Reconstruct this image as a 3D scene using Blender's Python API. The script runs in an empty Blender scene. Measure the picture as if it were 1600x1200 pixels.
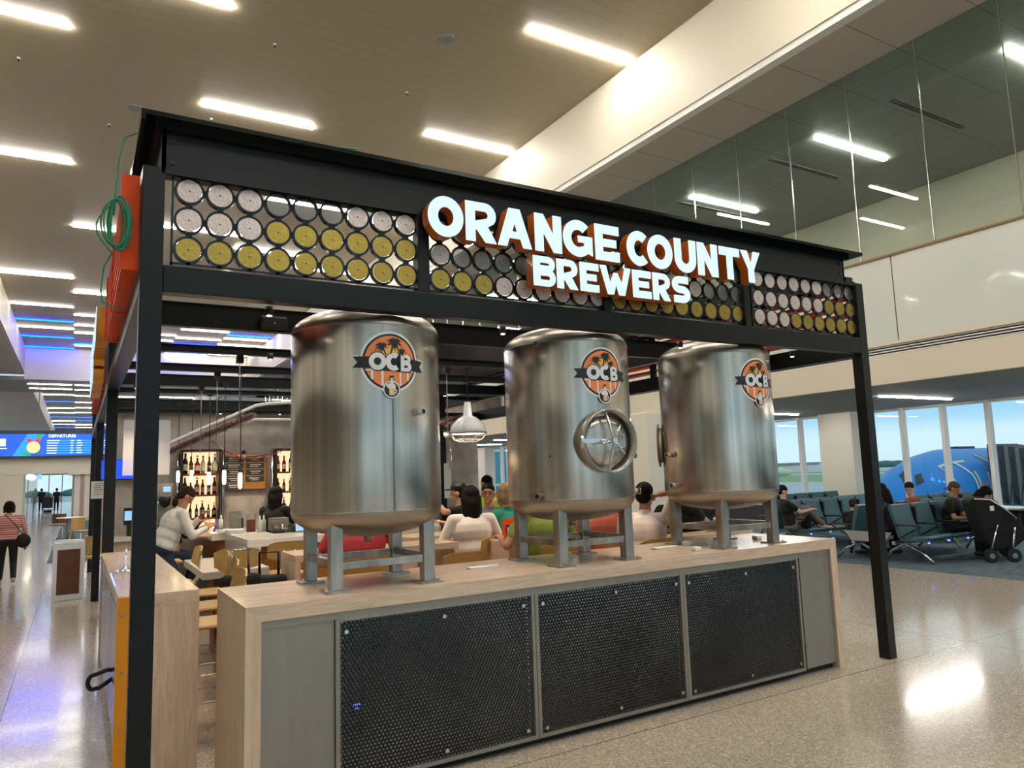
import bpy, bmesh, math, random
from mathutils import Vector, Matrix
from math import sin, cos, pi, radians, sqrt
random.seed(7)
scene = bpy.context.scene
COL = scene.collection

# ------------------------------------------------------------------ camera
cam_d = bpy.data.cameras.new('camera'); cam = bpy.data.objects.new('camera', cam_d); COL.objects.link(cam)
_yaw, _pit, _rol = 0.5384, 0.1212, -0.0338
f_ = Vector((sin(_yaw) * cos(_pit), cos(_yaw) * cos(_pit), sin(_pit)))
r_ = Vector((cos(_yaw), -sin(_yaw), 0)); u_ = r_.cross(f_)
r2 = r_ * cos(_rol) + u_ * sin(_rol); u2 = -r_ * sin(_rol) + u_ * cos(_rol)
mw = Matrix((r2, u2, -f_)).transposed().to_4x4(); mw.translation = Vector((-0.7716, -4.0506, 1.6963))
cam.matrix_world = mw
cam_d.sensor_width = 36; cam_d.lens = 1139.8 * 36 / 1600; cam_d.clip_start = 0.05; cam_d.clip_end = 3000
scene.camera = cam

# ------------------------------------------------------------------ light, sky, exposure
LIGHT = 85.0          # radiance of the linear ceiling lights
w = bpy.data.worlds.new('sky'); scene.world = w; w.use_nodes = True
nt = w.node_tree; nt.nodes.clear()
def N(nt, t, **k):
    n = nt.nodes.new(t)
    for a, b in k.items():
        if a in n.inputs: n.inputs[a].default_value = b
        else: setattr(n, a, b)
    return n
tc = N(nt, 'ShaderNodeTexCoord'); mp = N(nt, 'ShaderNodeMapping'); mp.inputs['Scale'].default_value = (1.2, 1.2, 14)
nz = N(nt, 'ShaderNodeTexNoise'); nz.inputs['Scale'].default_value = 2.2; nz.inputs['Detail'].default_value = 5
sep = N(nt, 'ShaderNodeSeparateXYZ'); rmp = N(nt, 'ShaderNodeValToRGB'); rc = N(nt, 'ShaderNodeValToRGB'); mx = N(nt, 'ShaderNodeMix', data_type='RGBA')
bg = N(nt, 'ShaderNodeBackground'); wo = N(nt, 'ShaderNodeOutputWorld')
L = nt.links.new
L(tc.outputs['Generated'], mp.inputs['Vector']); L(mp.outputs[0], nz.inputs['Vector']); L(tc.outputs['Generated'], sep.inputs[0])
L(sep.outputs['Z'], rmp.inputs[0])
e = rmp.color_ramp.elements; e[0].position = 0.0; e[0].color = (.74, .86, .90, 1); e[1].position = 0.7; e[1].color = (.46, .50, .52, 1)
for p_, c_ in ((.032, (.68, .84, .90, 1)), (.05, (.44, .68, .88, 1)), (.085, (.30, .54, .80, 1)), (.15, (.52, .60, .64, 1))):
    q_ = e.new(p_); q_.color = c_
L(nz.outputs[0], rc.inputs[0]); rc.color_ramp.elements[0].position = .46; rc.color_ramp.elements[1].position = .68
L(rc.outputs[0], mx.inputs[0]); L(rmp.outputs[0], mx.inputs[6]); mx.inputs[7].default_value = (.70, .80, .87, 1)
L(mx.outputs[2], bg.inputs[0]); bg.inputs[1].default_value = 1.0; L(bg.outputs[0], wo.inputs[0])
scene.view_settings.view_transform = 'Standard'; scene.view_settings.look = 'None'
scene.view_settings.exposure = 0.25; scene.view_settings.gamma = 1.0; scene.view_settings.use_curve_mapping = False
scene.cycles.max_bounces = 7; scene.cycles.diffuse_bounces = 4; scene.cycles.glossy_bounces = 4; scene.cycles.transparent_max_bounces = 12
scene.cycles.sample_clamp_indirect = 6.0; scene.cycles.caustics_reflective = False; scene.cycles.caustics_refractive = False
scene.cycles.use_denoising = True

# ------------------------------------------------------------------ materials
def lin(h):
    if not isinstance(h, str): return tuple(h) + (1,)
    c = [int(h[i:i + 2], 16) / 255 for i in (0, 2, 4)]
    return tuple(x / 12.92 if x <= .04045 else ((x + .055) / 1.055) ** 2.4 for x in c) + (1,)
MATS = {}
def mat(name, col, rough=.5, metal=0., emit=0., spec=.5, noise=None, bump=0., coat=0., aniso=0., alpha=1.):
    if name in MATS: return MATS[name]
    m = bpy.data.materials.new(name); m.use_nodes = True; nt = m.node_tree; b = nt.nodes['Principled BSDF']
    c = lin(col)
    b.inputs['Base Color'].default_value = c; b.inputs['Roughness'].default_value = rough; b.inputs['Metallic'].default_value = metal
    b.inputs['Specular IOR Level'].default_value = spec
    b.inputs['Alpha'].default_value = alpha
    if coat: b.inputs['Coat Weight'].default_value = coat; b.inputs['Coat Roughness'].default_value = .08
    if emit:
        b.inputs['Emission Color'].default_value = c; b.inputs['Emission Strength'].default_value = emit
    if noise or bump:                       # (scale, amount, (sx,sy,sz))
        sc, am, st = noise or (20, 0, (1, 1, 1))
        t = N(nt, 'ShaderNodeTexCoord'); mp = N(nt, 'ShaderNodeMapping'); mp.inputs['Scale'].default_value = st
        n = N(nt, 'ShaderNodeTexNoise'); n.inputs['Scale'].default_value = sc; n.inputs['Detail'].default_value = 4
        nt.links.new(t.outputs['Object'], mp.inputs[0]); nt.links.new(mp.outputs[0], n.inputs['Vector'])
        if am:
            r = N(nt, 'ShaderNodeValToRGB'); r.color_ramp.elements[0].position = .3; r.color_ramp.elements[1].position = .7
            r.color_ramp.elements[0].color = tuple(x * (1 - am) for x in c[:3]) + (1,); r.color_ramp.elements[1].color = tuple(min(1, x * (1 + am)) for x in c[:3]) + (1,)
            nt.links.new(n.outputs[0], r.inputs[0]); nt.links.new(r.outputs[0], b.inputs['Base Color'])
        if bump:
            bm_ = N(nt, 'ShaderNodeBump'); bm_.inputs['Strength'].default_value = bump; bm_.inputs['Distance'].default_value = .01
            nt.links.new(n.outputs[0], bm_.inputs['Height']); nt.links.new(bm_.outputs[0], b.inputs['Normal'])
    if aniso:
        tg = N(nt, 'ShaderNodeTangent', direction_type='RADIAL', axis='Z'); nt.links.new(tg.outputs[0], b.inputs['Tangent'])
        b.inputs['Anisotropic'].default_value = aniso
    MATS[name] = m; return m
def glass(name, tint=(.93, .97, .98), refl=1.0, rough=.0):
    m = bpy.data.materials.new(name); m.use_nodes = True; nt = m.node_tree; nt.nodes.clear()
    o = N(nt, 'ShaderNodeOutputMaterial'); a = N(nt, 'ShaderNodeBsdfTransparent'); g = N(nt, 'ShaderNodeBsdfGlossy'); x = N(nt, 'ShaderNodeMixShader')
    fr = N(nt, 'ShaderNodeFresnel'); fr.inputs[0].default_value = 1.5; mu = N(nt, 'ShaderNodeMath', operation='MULTIPLY'); mu.inputs[1].default_value = refl; mu.use_clamp = True
    a.inputs[0].default_value = tuple(tint) + (1,); g.inputs['Roughness'].default_value = rough
    gm = N(nt, 'ShaderNodeNewGeometry'); iv = N(nt, 'ShaderNodeMath', operation='SUBTRACT'); iv.inputs[0].default_value = 1.0; nt.links.new(gm.outputs['Backfacing'], iv.inputs[1]); m2 = N(nt, 'ShaderNodeMath', operation='MULTIPLY')
    nt.links.new(fr.outputs[0], mu.inputs[0]); nt.links.new(mu.outputs[0], m2.inputs[0]); nt.links.new(iv.outputs[0], m2.inputs[1]); nt.links.new(m2.outputs[0], x.inputs[0]); nt.links.new(a.outputs[0], x.inputs[1]); nt.links.new(g.outputs[0], x.inputs[2]); nt.links.new(x.outputs[0], o.inputs[0])
    MATS[name] = m; return m
def wood(name, c1, c2, rough=.35, axis='X', scale=1.0):
    m = bpy.data.materials.new(name); m.use_nodes = True; nt = m.node_tree; b = nt.nodes['Principled BSDF']; l = nt.links.new
    t = N(nt, 'ShaderNodeTexCoord'); mp = N(nt, 'ShaderNodeMapping'); s = {'X': (.5, 5, 5), 'Y': (5, .5, 5), 'Z': (5, 5, .5)}[axis]
    mp.inputs['Scale'].default_value = tuple(v * scale for v in s)
    n = N(nt, 'ShaderNodeTexNoise'); n.inputs['Scale'].default_value = 2.0; n.inputs['Detail'].default_value = 6; n.inputs['Distortion'].default_value = .6
    n2 = N(nt, 'ShaderNodeTexNoise'); n2.inputs['Scale'].default_value = 14; n2.inputs['Detail'].default_value = 3
    wv = N(nt, 'ShaderNodeMath', operation='MULTIPLY'); wv.inputs[1].default_value = 9.0; fr = N(nt, 'ShaderNodeMath', operation='PINGPONG'); fr.inputs[1].default_value = 1.0
    ad = N(nt, 'ShaderNodeMath', operation='MULTIPLY_ADD'); ad.inputs[1].default_value = .35
    r = N(nt, 'ShaderNodeValToRGB'); r.color_ramp.elements[0].color = lin(c1); r.color_ramp.elements[1].color = lin(c2); r.color_ramp.elements[0].position = .05; r.color_ramp.elements[1].position = 1.0
    l(t.outputs['Object'], mp.inputs[0]); l(mp.outputs[0], n.inputs['Vector']); l(mp.outputs[0], n2.inputs['Vector'])
    l(n.outputs[0], wv.inputs[0]); l(wv.outputs[0], fr.inputs[0]); l(fr.outputs[0], ad.inputs[0]); l(n2.outputs[0], ad.inputs[2]); l(ad.outputs[0], r.inputs[0]); l(r.outputs[0], b.inputs['Base Color'])
    b.inputs['Roughness'].default_value = rough; MATS[name] = m; return m

M = MATS
wood('ash_x', 'b0967f', 'd6c0ac', .22, 'X'); wood('ash_z', 'b0967f', 'd6c0ac', .35, 'Z'); wood('ash_y', 'b0967f', 'd6c0ac', .22, 'Y')
wood('oak', 'b08a55', 'cda870', .4, 'Z', 1.2); wood('oak_ply', 'a5824c', 'bd9a60', .35, 'X', 1.0); wood('walnut', '4a2313', '6b3a22', .4, 'X', 1.2)
wood('drawer_wood', 'a86a2a', 'c88a42', .4, 'X', 1)
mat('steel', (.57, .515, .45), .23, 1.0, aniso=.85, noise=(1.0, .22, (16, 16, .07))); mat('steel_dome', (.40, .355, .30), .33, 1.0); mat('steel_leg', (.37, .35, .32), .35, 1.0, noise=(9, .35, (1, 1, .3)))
mat('steel_plate', (.30, .285, .25), .46, .75, noise=(3, .05, (8, 8, 1))); mat('steel_bright', (.72, .72, .72), .18, 1.0)
mat('black_steel', '101113', .38, .2, spec=.35); mat('black_gloss', '070809', .12); mat('mesh_black', '0b0c0e', .3, .3); mat('black', '050505', .5); mat('black_cloth', '0a0a0c', .9, bump=.1)
mat('mesh_back', (.42, .43, .44), .22, .95, noise=(2.2, .35, (1, 1, 1)))
mat('gold', (.40, .285, .065), .34, 1.0, noise=(60, .15, (1, 1, 1)), bump=.35); mat('pink_silver', (.60, .51, .48), .48, .6, noise=(90, .22, (1, 1, 1)), bump=.5)
mat('orange_paint', 'e04a08', .5, spec=.25); mat('orange_return', 'c8681c', .4); mat('yellow_plate', 'd18a08', .35); mat('yellow_return', 'cf8a1a', .4)
mat('sign_face', (.43, .64, .76), .5, emit=.90); mat('sign_edge', (.86, .96, 1.0), .4, emit=1.1)
mat('white', 'e8e6e2', .45); mat('white_gloss', 'ebebea', .15, coat=.5); mat('cream', 'd9cfba', .55); mat('warm_white', 'ddd6c8', .5); mat('grey', '8b8d8c', .5); mat('dark_grey', '3a3c3e', .45)
mat('quartz', 'd8d4cc', .2, noise=(6, .05, (1, 1, 1))); mat('paper', 'e9e6e0', .8)
mat('led_white', (1, .97, .90), .5, emit=LIGHT); mat('led_dimmed', (1, .97, .90), .5, emit=22.0); mat('led_cyan', (0.0, .03, 1.0), .5, emit=26.0); mat('led_cyan_far', (0.0, .05, 1.0), .5, emit=11.0); mat('led_warm', (1, .86, .62), .5, emit=5.0)
mat('filament', (1, .83, .45), .5, emit=16.0); mat('spark', (1, .93, .75), .5, emit=10)
mat('back_glow', (1, .58, .34), .5, emit=1.25); mat('screen_blue', (.01, .06, .95), .5, emit=.9); mat('screen_pale', (.25, .45, .8), .5, emit=.8); mat('blue_led', (.08, .12, 1.0), .5, emit=5)
mat('teal_seat', '31545c', .45); mat('chrome', (.7, .7, .7), .16, 1.0)
mat('logo_black', '17181a', .4); mat('logo_white', 'dcdde0', .4); mat('logo_orange', 'e28346', .4); mat('logo_yellow', 'ecb454', .4); mat('logo_deep', 'd97a42', .4)
mat('green_cord', '1c7f5c', .5); mat('red', 'a51c22', .5); mat('silver_tinsel', (.7, .66, .66), .3, .8); mat('red_tinsel', '9c1a24', .35, .4); mat('blue_pen', '2430e0', .4)
mat('plane_blue', '2a93e8', .4); mat('plane_dark', '12306a', .3); mat('stripe_yellow', 'd8e04a', .4); mat('stripe_green', '3bb06a', .4); mat('window_dark', '2c3c48', .15)
mat('hair_black', '0d0908', .8, spec=.2, noise=(60, .4, (1, 1, .1)), bump=.6); mat('hair_brown', '2a1a10', .8, spec=.2, noise=(60, .4, (1, 1, .1)), bump=.6); mat('hair_grey', '4a4540', .8, spec=.2, noise=(80, .4, (1, 1, 1)), bump=.6); mat('hair_blond', '8c7358', .8, spec=.2, noise=(60, .4, (1, 1, .1)), bump=.6)
mat('skin_light', 'c99a82', .5); mat('skin_mid', 'b07a5c', .5); mat('skin_tan', '96624a', .5)
mat('eye', '15100e', .2); mat('lip', '8a4a40', .5); mat('jeans', '1c2740', .85, noise=(8, .3, (1, 1, 1)), bump=.15)
mat('bottle_dark', '15100c', .12); mat('bottle_green', '1d4a22', .12); mat('bottle_amber', '6e3410', .12); mat('bottle_red', '8a1418', .15); mat('bottle_clear', 'b9c0bc', .1); mat('label_paper', 'c9c0a8', .7)
mat('beer', (.85, .50, .08), .1, emit=.15); mat('glassware', 'c2c8c8', .08, alpha=1)
mat('tree_green', '4b7a74', .9); mat('grass', '8fb07c', .9); mat('apron', 'b8cbd2', .8, noise=(.02, .12, (1, 1, 1)))
mat('plane_screen', (.01, .07, .42), .4, emit=1.3); mat('screen_band', (.02, .28, .85), .4, emit=.9); mat('screen_text', (.75, .88, 1), .4, emit=1.0); mat('ball_yellow', (.75, .72, .30), .4, emit=.6); mat('bow_red', (.8, .03, .08), .4, emit=.6); mat('leaf_green', (.03, .35, .15), .4, emit=.6); mat('plane_cyan', '4fa3b8', .15)
glass('pane', (.90, .97, .98), .8); glass('clerestory', (.74, .80, .77), 1.6); glass('drink_glass', (.95, .97, .97), 1.0, .02); mat('plastic_sheet', 'dfe0e6', .35, alpha=.62)
glass('disc_glass', (.62, .63, .61), 4.0, .35)

def floor_mat():
    m = bpy.data.materials.new('terrazzo'); m.use_nodes = True; nt = m.node_tree; b = nt.nodes['Principled BSDF']; l = nt.links.new
    t = N(nt, 'ShaderNodeTexCoord'); v = N(nt, 'ShaderNodeTexVoronoi'); v.inputs['Scale'].default_value = 95; v2 = N(nt, 'ShaderNodeTexVoronoi'); v2.inputs['Scale'].default_value = 210
    n = N(nt, 'ShaderNodeTexNoise'); n.inputs['Scale'].default_value = .6; n.inputs['Detail'].default_value = 3
    l(t.outputs['Object'], v.inputs['Vector']); l(t.outputs['Object'], v2.inputs['Vector']); l(t.outputs['Object'], n.inputs['Vector'])
    s1 = N(nt, 'ShaderNodeSeparateColor'); l(v.outputs['Color'], s1.inputs[0]); s2 = N(nt, 'ShaderNodeSeparateColor'); l(v2.outputs['Color'], s2.inputs[0])
    r = N(nt, 'ShaderNodeValToRGB'); r.color_ramp.interpolation = 'CONSTANT'; el = r.color_ramp.elements
    el[0].color = lin('a2968a'); el[1].position = .35; el[1].color = lin('bbae9f')
    for p, c in ((.62, 'c8bcac'), (.8, '857a6e'), (.92, 'e2dacd')):
        q = el.new(p); q.color = lin(c)
    l(s1.outputs[0], r.inputs[0])
    mx = N(nt, 'ShaderNodeMix', data_type='RGBA'); mx.inputs[0].default_value = .4; r2_ = N(nt, 'ShaderNodeValToRGB'); r2_.color_ramp.elements[0].color = lin('a59888'); r2_.color_ramp.elements[1].color = lin('cfc3b3')
    l(s2.outputs[1], r2_.inputs[0]); l(r.outputs[0], mx.inputs[6]); l(r2_.outputs[0], mx.inputs[7])
    # expansion joints: lines across x (every 6.2 m in y from -0.17) and along y (x=-1.2)
    sp = N(nt, 'ShaderNodeSeparateXYZ'); l(t.outputs['Object'], sp.inputs[0])
    def line(out, off, period):
        a = N(nt, 'ShaderNodeMath', operation='ADD'); a.inputs[1].default_value = off; l(sp.outputs[out], a.inputs[0])
        d = N(nt, 'ShaderNodeMath', operation='PINGPONG'); d.inputs[1].default_value = period / 2; l(a.outputs[0], d.inputs[0])
        c = N(nt, 'ShaderNodeMath', operation='LESS_THAN'); c.inputs[1].default_value = .004; l(d.outputs[0], c.inputs[0]); return c
    a = line('Y', .165, 6.2); c = line('X', 1.2, 7.6); mxm = N(nt, 'ShaderNodeMath', operation='MAXIMUM'); l(a.outputs[0], mxm.inputs[0]); l(c.outputs[0], mxm.inputs[1])
    m3 = N(nt, 'ShaderNodeMix', data_type='RGBA'); l(mxm.outputs[0], m3.inputs[0]); l(mx.outputs[2], m3.inputs[6]); m3.inputs[7].default_value = lin('5d564c')
    l(m3.outputs[2], b.inputs['Base Color']); b.inputs['Roughness'].default_value = .15; b.inputs['Specular IOR Level'].default_value = .5
    b.inputs['Coat Weight'].default_value = .2; b.inputs['Coat Roughness'].default_value = .05
    MATS['terrazzo'] = m
floor_mat()
def carpet_mat():
    m = bpy.data.materials.new('carpet'); m.use_nodes = True; nt = m.node_tree; b = nt.nodes['Principled BSDF']; l = nt.links.new
    t = N(nt, 'ShaderNodeTexCoord'); mp = N(nt, 'ShaderNodeMapping'); mp.inputs['Scale'].default_value = (1, 9, 1); n = N(nt, 'ShaderNodeTexNoise'); n.inputs['Scale'].default_value = 2.5; n.inputs['Detail'].default_value = 5
    r = N(nt, 'ShaderNodeValToRGB'); r.color_ramp.elements[0].position = .35; r.color_ramp.elements[0].color = lin('2e3f4a'); r.color_ramp.elements[1].position = .65; r.color_ramp.elements[1].color = lin('5a6a70')
    l(t.outputs['Object'], mp.inputs[0]); l(mp.outputs[0], n.inputs['Vector']); l(n.outputs[0], r.inputs[0]); l(r.outputs[0], b.inputs['Base Color']); b.inputs['Roughness'].default_value = .95
    MATS['carpet'] = m
carpet_mat()
def lined(name, col, axis, period, width, dark, rough=.5, axis2=None, period2=1, bump=0., metal=0., spec=.5, coat=0.):
    m = bpy.data.materials.new(name); m.use_nodes = True; nt = m.node_tree; b = nt.nodes['Principled BSDF']; l = nt.links.new
    t = N(nt, 'ShaderNodeTexCoord'); sp = N(nt, 'ShaderNodeSeparateXYZ'); l(t.outputs['Object'], sp.inputs[0]); out = None
    for ax, pe in ((axis, period), (axis2, period2)):
        if not ax: continue
        d = N(nt, 'ShaderNodeMath', operation='PINGPONG'); d.inputs[1].default_value = pe / 2; l(sp.outputs[ax], d.inputs[0])
        c = N(nt, 'ShaderNodeMath', operation='LESS_THAN'); c.inputs[1].default_value = width / 2; l(d.outputs[0], c.inputs[0])
        if out is None: out = c
        else:
            k = N(nt, 'ShaderNodeMath', operation='MAXIMUM'); l(out.outputs[0], k.inputs[0]); l(c.outputs[0], k.inputs[1]); out = k
        if bump and ax == axis:
            bp = N(nt, 'ShaderNodeBump'); bp.inputs['Strength'].default_value = bump; bp.inputs['Distance'].default_value = .05; l(d.outputs[0], bp.inputs['Height']); l(bp.outputs[0], b.inputs['Normal'])
    mx = N(nt, 'ShaderNodeMix', data_type='RGBA'); l(out.outputs[0], mx.inputs[0]); mx.inputs[6].default_value = lin(col); mx.inputs[7].default_value = lin(dark); l(mx.outputs[2], b.inputs['Base Color'])
    b.inputs['Roughness'].default_value = rough; b.inputs['Metallic'].default_value = metal; b.inputs['Specular IOR Level'].default_value = spec; b.inputs['Coat Weight'].default_value = coat; b.inputs['Coat Roughness'].default_value = .04
    MATS[name] = m; return m
lined('ceiling_panels', 'a3977f', 'Y', .32, .012, '8d8270', .42, bump=.0, spec=.6)
lined('soffit_tiles', 'b8ada4', 'Y', 1.31, .016, '6f6862', .5)
lined('gallery_tiles', '8f9088', 'Y', 1.31, .016, '5f615c', .5, 'X', 1.31)
lined('upper_panel', 'd8d8d2', 'Y', 3.1, .02, '55554f', .10, coat=.5)
def wavy(m, sc, st):
    nt = MATS[m].node_tree; b = nt.nodes['Principled BSDF']; t = N(nt, 'ShaderNodeTexCoord'); n = N(nt, 'ShaderNodeTexNoise'); n.inputs['Scale'].default_value = sc; n.inputs['Detail'].default_value = 1; p = N(nt, 'ShaderNodeBump'); p.inputs['Strength'].default_value = st; p.inputs['Distance'].default_value = .1
    nt.links.new(t.outputs['Object'], n.inputs['Vector']); nt.links.new(n.outputs[0], p.inputs['Height']); nt.links.new(p.outputs[0], b.inputs['Normal']); nt.links.new(p.outputs[0], b.inputs['Coat Normal'])
wavy('upper_panel', 1.1, .22)
lined('shirt_stripe', 'c98f86', 'Z', .045, .012, '7a3038', .9); lined('striped_wall', 'd9cfc6', 'X', .5, .22, 'a48f88', .6)
lined('drawers', 'b87a34', 'Z', .16, .006, '5a3210', .4, 'X', .42)
mat('concrete_wall', 'b3aaa2', .8, noise=(5, .22, (1, 1, 1)), bump=.25)

# ------------------------------------------------------------------ mesh helpers
class G:
    def __init__(s): s.v = []; s.f = []; s.mi = []; s.sm = []
    def add(s, vs, fs, mi=0, sm=False):
        o = len(s.v); s.v += [tuple(v) for v in vs]; s.f += [tuple(i + o for i in f) for f in fs]; s.mi += [mi] * len(fs); s.sm += [sm] * len(fs); return s
    def box(s, x0, x1, y0, y1, z0, z1, mi=0):
        return s.add([(x, y, z) for z in (z0, z1) for y in (y0, y1) for x in (x0, x1)], [(0, 2, 3, 1), (4, 5, 7, 6), (0, 1, 5, 4), (2, 6, 7, 3), (0, 4, 6, 2), (1, 3, 7, 5)], mi)
    def cyl(s, p0, p1, r0, r1=None, n=16, mi=0, sm=True, caps=True):
        r1 = r0 if r1 is None else r1; p0 = Vector(p0); p1 = Vector(p1); d = (p1 - p0).normalized()
        a = d.orthogonal().normalized(); b = d.cross(a); vs = []
        for p, r in ((p0, r0), (p1, r1)):
            for i in range(n): t = 2 * pi * i / n; vs.append(p + (a * cos(t) + b * sin(t)) * r)
        s.add(vs, [(i, (i + 1) % n, n + (i + 1) % n, n + i) for i in range(n)], mi, sm)
        if caps: s.add(vs, [tuple(range(n))[::-1], tuple(range(n, 2 * n))], mi)
        return s
    def tube(s, pts, r, n=8, mi=0, closed=False):
        pts = [Vector(p) for p in pts]; k = len(pts); vs = []; up = None
        for i, p in enumerate(pts):
            a = pts[(i - 1) % k] if (closed or i) else p; b = pts[(i + 1) % k] if (closed or i < k - 1) else p
            d = (b - a).normalized()
            if up is None: up = d.orthogonal().normalized()
            up = (up - d * up.dot(d)).normalized(); q = d.cross(up)
            rr = r[i] if isinstance(r, (list, tuple)) else r
            for j in range(n): t = 2 * pi * j / n; vs.append(p + (up * cos(t) + q * sin(t)) * rr)
        fs = [(i * n + j, i * n + (j + 1) % n, ((i + 1) % k) * n + (j + 1) % n, ((i + 1) % k) * n + j) for i in range(k if closed else k - 1) for j in range(n)]
        s.add(vs, fs, mi, True)
        if not closed: s.add(vs, [tuple(range(n))[::-1], tuple(range((k - 1) * n, k * n))], mi)
        return s
    def lathe(s, prof, c=(0, 0, 0), n=32, mi=0, sm=True):
        vs = [(c[0] + r * cos(2 * pi * i / n), c[1] + r * sin(2 * pi * i / n), c[2] + z) for r, z in prof for i in range(n)]
        fs = [(k * n + i, k * n + (i + 1) % n, (k + 1) * n + (i + 1) % n, (k + 1) * n + i) for k in range(len(prof) - 1) for i in range(n)]
        return s.add(vs, fs, mi, sm)
    def ell(s, c, r, n=14, mi=0, rot=None):
        vs = []; fs = []; m = n // 2 + 1; c = Vector(c)
        for i in range(m + 1):
            a = pi * i / m
            for j in range(n):
                t = 2 * pi * j / n; p = Vector((r[0] * sin(a) * cos(t), r[1] * sin(a) * sin(t), r[2] * cos(a)))
                vs.append(c + (rot @ p if rot else p))
        for i in range(m):
            for j in range(n): fs.append((i * n + j, (i + 1) * n + j, (i + 1) * n + (j + 1) % n, i * n + (j + 1) % n))
        return s.add(vs, fs, mi, True)
    def cap(s, a, b, ra, rb, n=12, mi=0):
        s.cyl(a, b, ra, rb, n, mi); s.ell(a, (ra,) * 3, n, mi); s.ell(b, (rb,) * 3, n, mi); return s
    def prism(s, poly, h0, h1, axis='Z', mi=0):
        def P(p, h): return {'Z': (p[0], p[1], h), 'Y': (p[0], h, p[1]), 'X': (h, p[0], p[1])}[axis]
        n = len(poly); vs = [P(p, h0) for p in poly] + [P(p, h1) for p in poly]
        return s.add(vs, [(i, (i + 1) % n, n + (i + 1) % n, n + i) for i in range(n)] + [tuple(range(n))[::-1], tuple(range(n, 2 * n))], mi)
    def xf(s, m): s.v = [tuple(m @ Vector(v)) for v in s.v]; return s
    def make(s, name, mats, parent=None, bevel=0, loc=None, fix=True):
        me = bpy.data.meshes.new(name); me.from_pydata(s.v, [], s.f); me.update()
        for m in (mats if isinstance(mats, (list, tuple)) else [mats]): me.materials.append(MATS[m] if isinstance(m, str) else m)
        me.polygons.foreach_set('material_index', s.mi); me.polygons.foreach_set('use_smooth', s.sm)
        if fix:
            b = bmesh.new(); b.from_mesh(me); bmesh.ops.remove_doubles(b, verts=b.verts, dist=1e-5); bmesh.ops.recalc_face_normals(b, faces=b.faces); b.to_mesh(me); b.free()
        o = bpy.data.objects.new(name, me); COL.objects.link(o)
        if parent: o.parent = parent
        if loc: o.location = loc
        if bevel:
            bv = o.modifiers.new('bevel', 'BEVEL'); bv.width = bevel; bv.segments = 2; bv.limit_method = 'ANGLE'
        return o
def tag(o, label, cat, group=None, kind=None):
    if label: o['label'] = label
    if cat: o['category'] = cat
    if group: o['group'] = group
    if kind: o['kind'] = kind
    return o
def thing(name, label, cat, loc=(0, 0, 0), rz=0, group=None, kind=None):
    o = bpy.data.objects.new(name, None); COL.objects.link(o); o.location = loc; o.rotation_euler = (0, 0, rz); o.empty_display_size = .1
    return tag(o, label, cat, group, kind)
def struct(name, g, mats, parent=None, label=None, bevel=0):
    o = g.make(name, mats, parent, bevel)
    if parent is None: o['kind'] = 'structure'
    if label: o['label'] = label
    return o
CH = {}
def dup(root, loc, rz=None, label=None, group=None):
    def rec(o, par):
        c = o.copy(); COL.objects.link(c); c.parent = par
        for k in [x for x in KIDS.get(o.name, [])]: KIDS.setdefault(c.name, []).append(rec(k, c))
        return c
    r = rec(root, None); r.location = loc
    if rz is not None: r.rotation_euler = (0, 0, rz)
    if label: r['label'] = label
    if group: r['group'] = group
    return r
KIDS = {}
def index_kids():
    KIDS.clear()
    for o in bpy.data.objects:
        if o.parent: KIDS.setdefault(o.parent.name, []).append(o)
KZ = 1.069   # ceiling scale about the camera foot
def cs(x, y): return (-.7716 + (x + .7716) * KZ, -4.0506 + (y + 4.0506) * KZ)

# ================================================================== SETTING
ZC, ZS, ZSO = 10.52, 8.79, 3.0
XI, XG, XW = 9.39, 11.2, 17.2        # inner bulkhead, gallery glass, window wall
XL, XLG = -3.79, -5.6
struct('floor', G().box(-16, 10.4, -18, 100, -.15, 0), 'terrazzo')
struct('floor', G().box(10.4, XW, -18, 60, -.15, .001), 'carpet')
struct('ceiling', G().box(XL, XI, -18, 49.9, ZC, ZC + .2), 'ceiling_panels')
# bulkheads each side of the coffer, stone-coloured faces
struct('wall_right_bulkhead', G().box(XI, XI + .12, -18, 49.9, ZS - .0, ZC), 'cream')
struct('wall_left_bulkhead', G().box(XL - .12, XL, -18, 49.9, ZS, ZC), 'cream')
struct('trim_1', G().box(XI + .03, XI + .22, -18, 49.9, ZS - .13, ZS), 'white')
struct('ceiling', G().box(XI + .30, XG, -18, 49.9, ZS - .02, ZS + .1), 'soffit_tiles')
struct('ceiling', G().box(XLG, XL, -18, 49.9, ZS - .02, ZS + .1), 'soffit_tiles')
struct('ceiling', G().box(XG, 18.6, -18, 60, ZS - .02, ZS + .1), 'gallery_tiles')
struct('ceiling', G().box(-14, XLG, -18, 60, ZS - .02, ZS + .1), 'gallery_tiles')
struct('wall_gallery_back', G().box(18.0, 18.2, -18, 60, 5.1, ZS), 'cream')
struct('wall_left_gallery_back', G().box(-12, -11.8, -18, 60, 3.0, ZS), 'cream')
struct('floor', G().box(XG + .02, 18.2, -18, 60, 4.9, 5.1), 'grey')
struct('wall_end_bulkhead', G().box(XL, XI, 49.9, 50.1, ZS - .3, ZC), 'warm_white')
struct('ceiling', G().box(XL - 2, XI + 2, 50.1, 57, ZS - .32, ZS - .1), 'grey')
struct('ceiling', G().box(XL, XI, 57, 126, ZC, ZC + .2), 'ceiling_panels')
struct('wall_far_left_bulkhead', G().box(XL - .12, XL, 57, 126, ZS, ZC), 'cream')
struct('wall_far_right_bulkhead', G().box(XI, XI + .12, 57, 126, ZS, ZC), 'cream')
struct('ceiling', G().box(-14, XL, 57, 126, ZS - .02, ZS + .1), 'soffit_tiles')
struct('ceiling', G().box(XI, 18, 57, 126, ZS - .02, ZS + .1), 'soffit_tiles')
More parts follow.
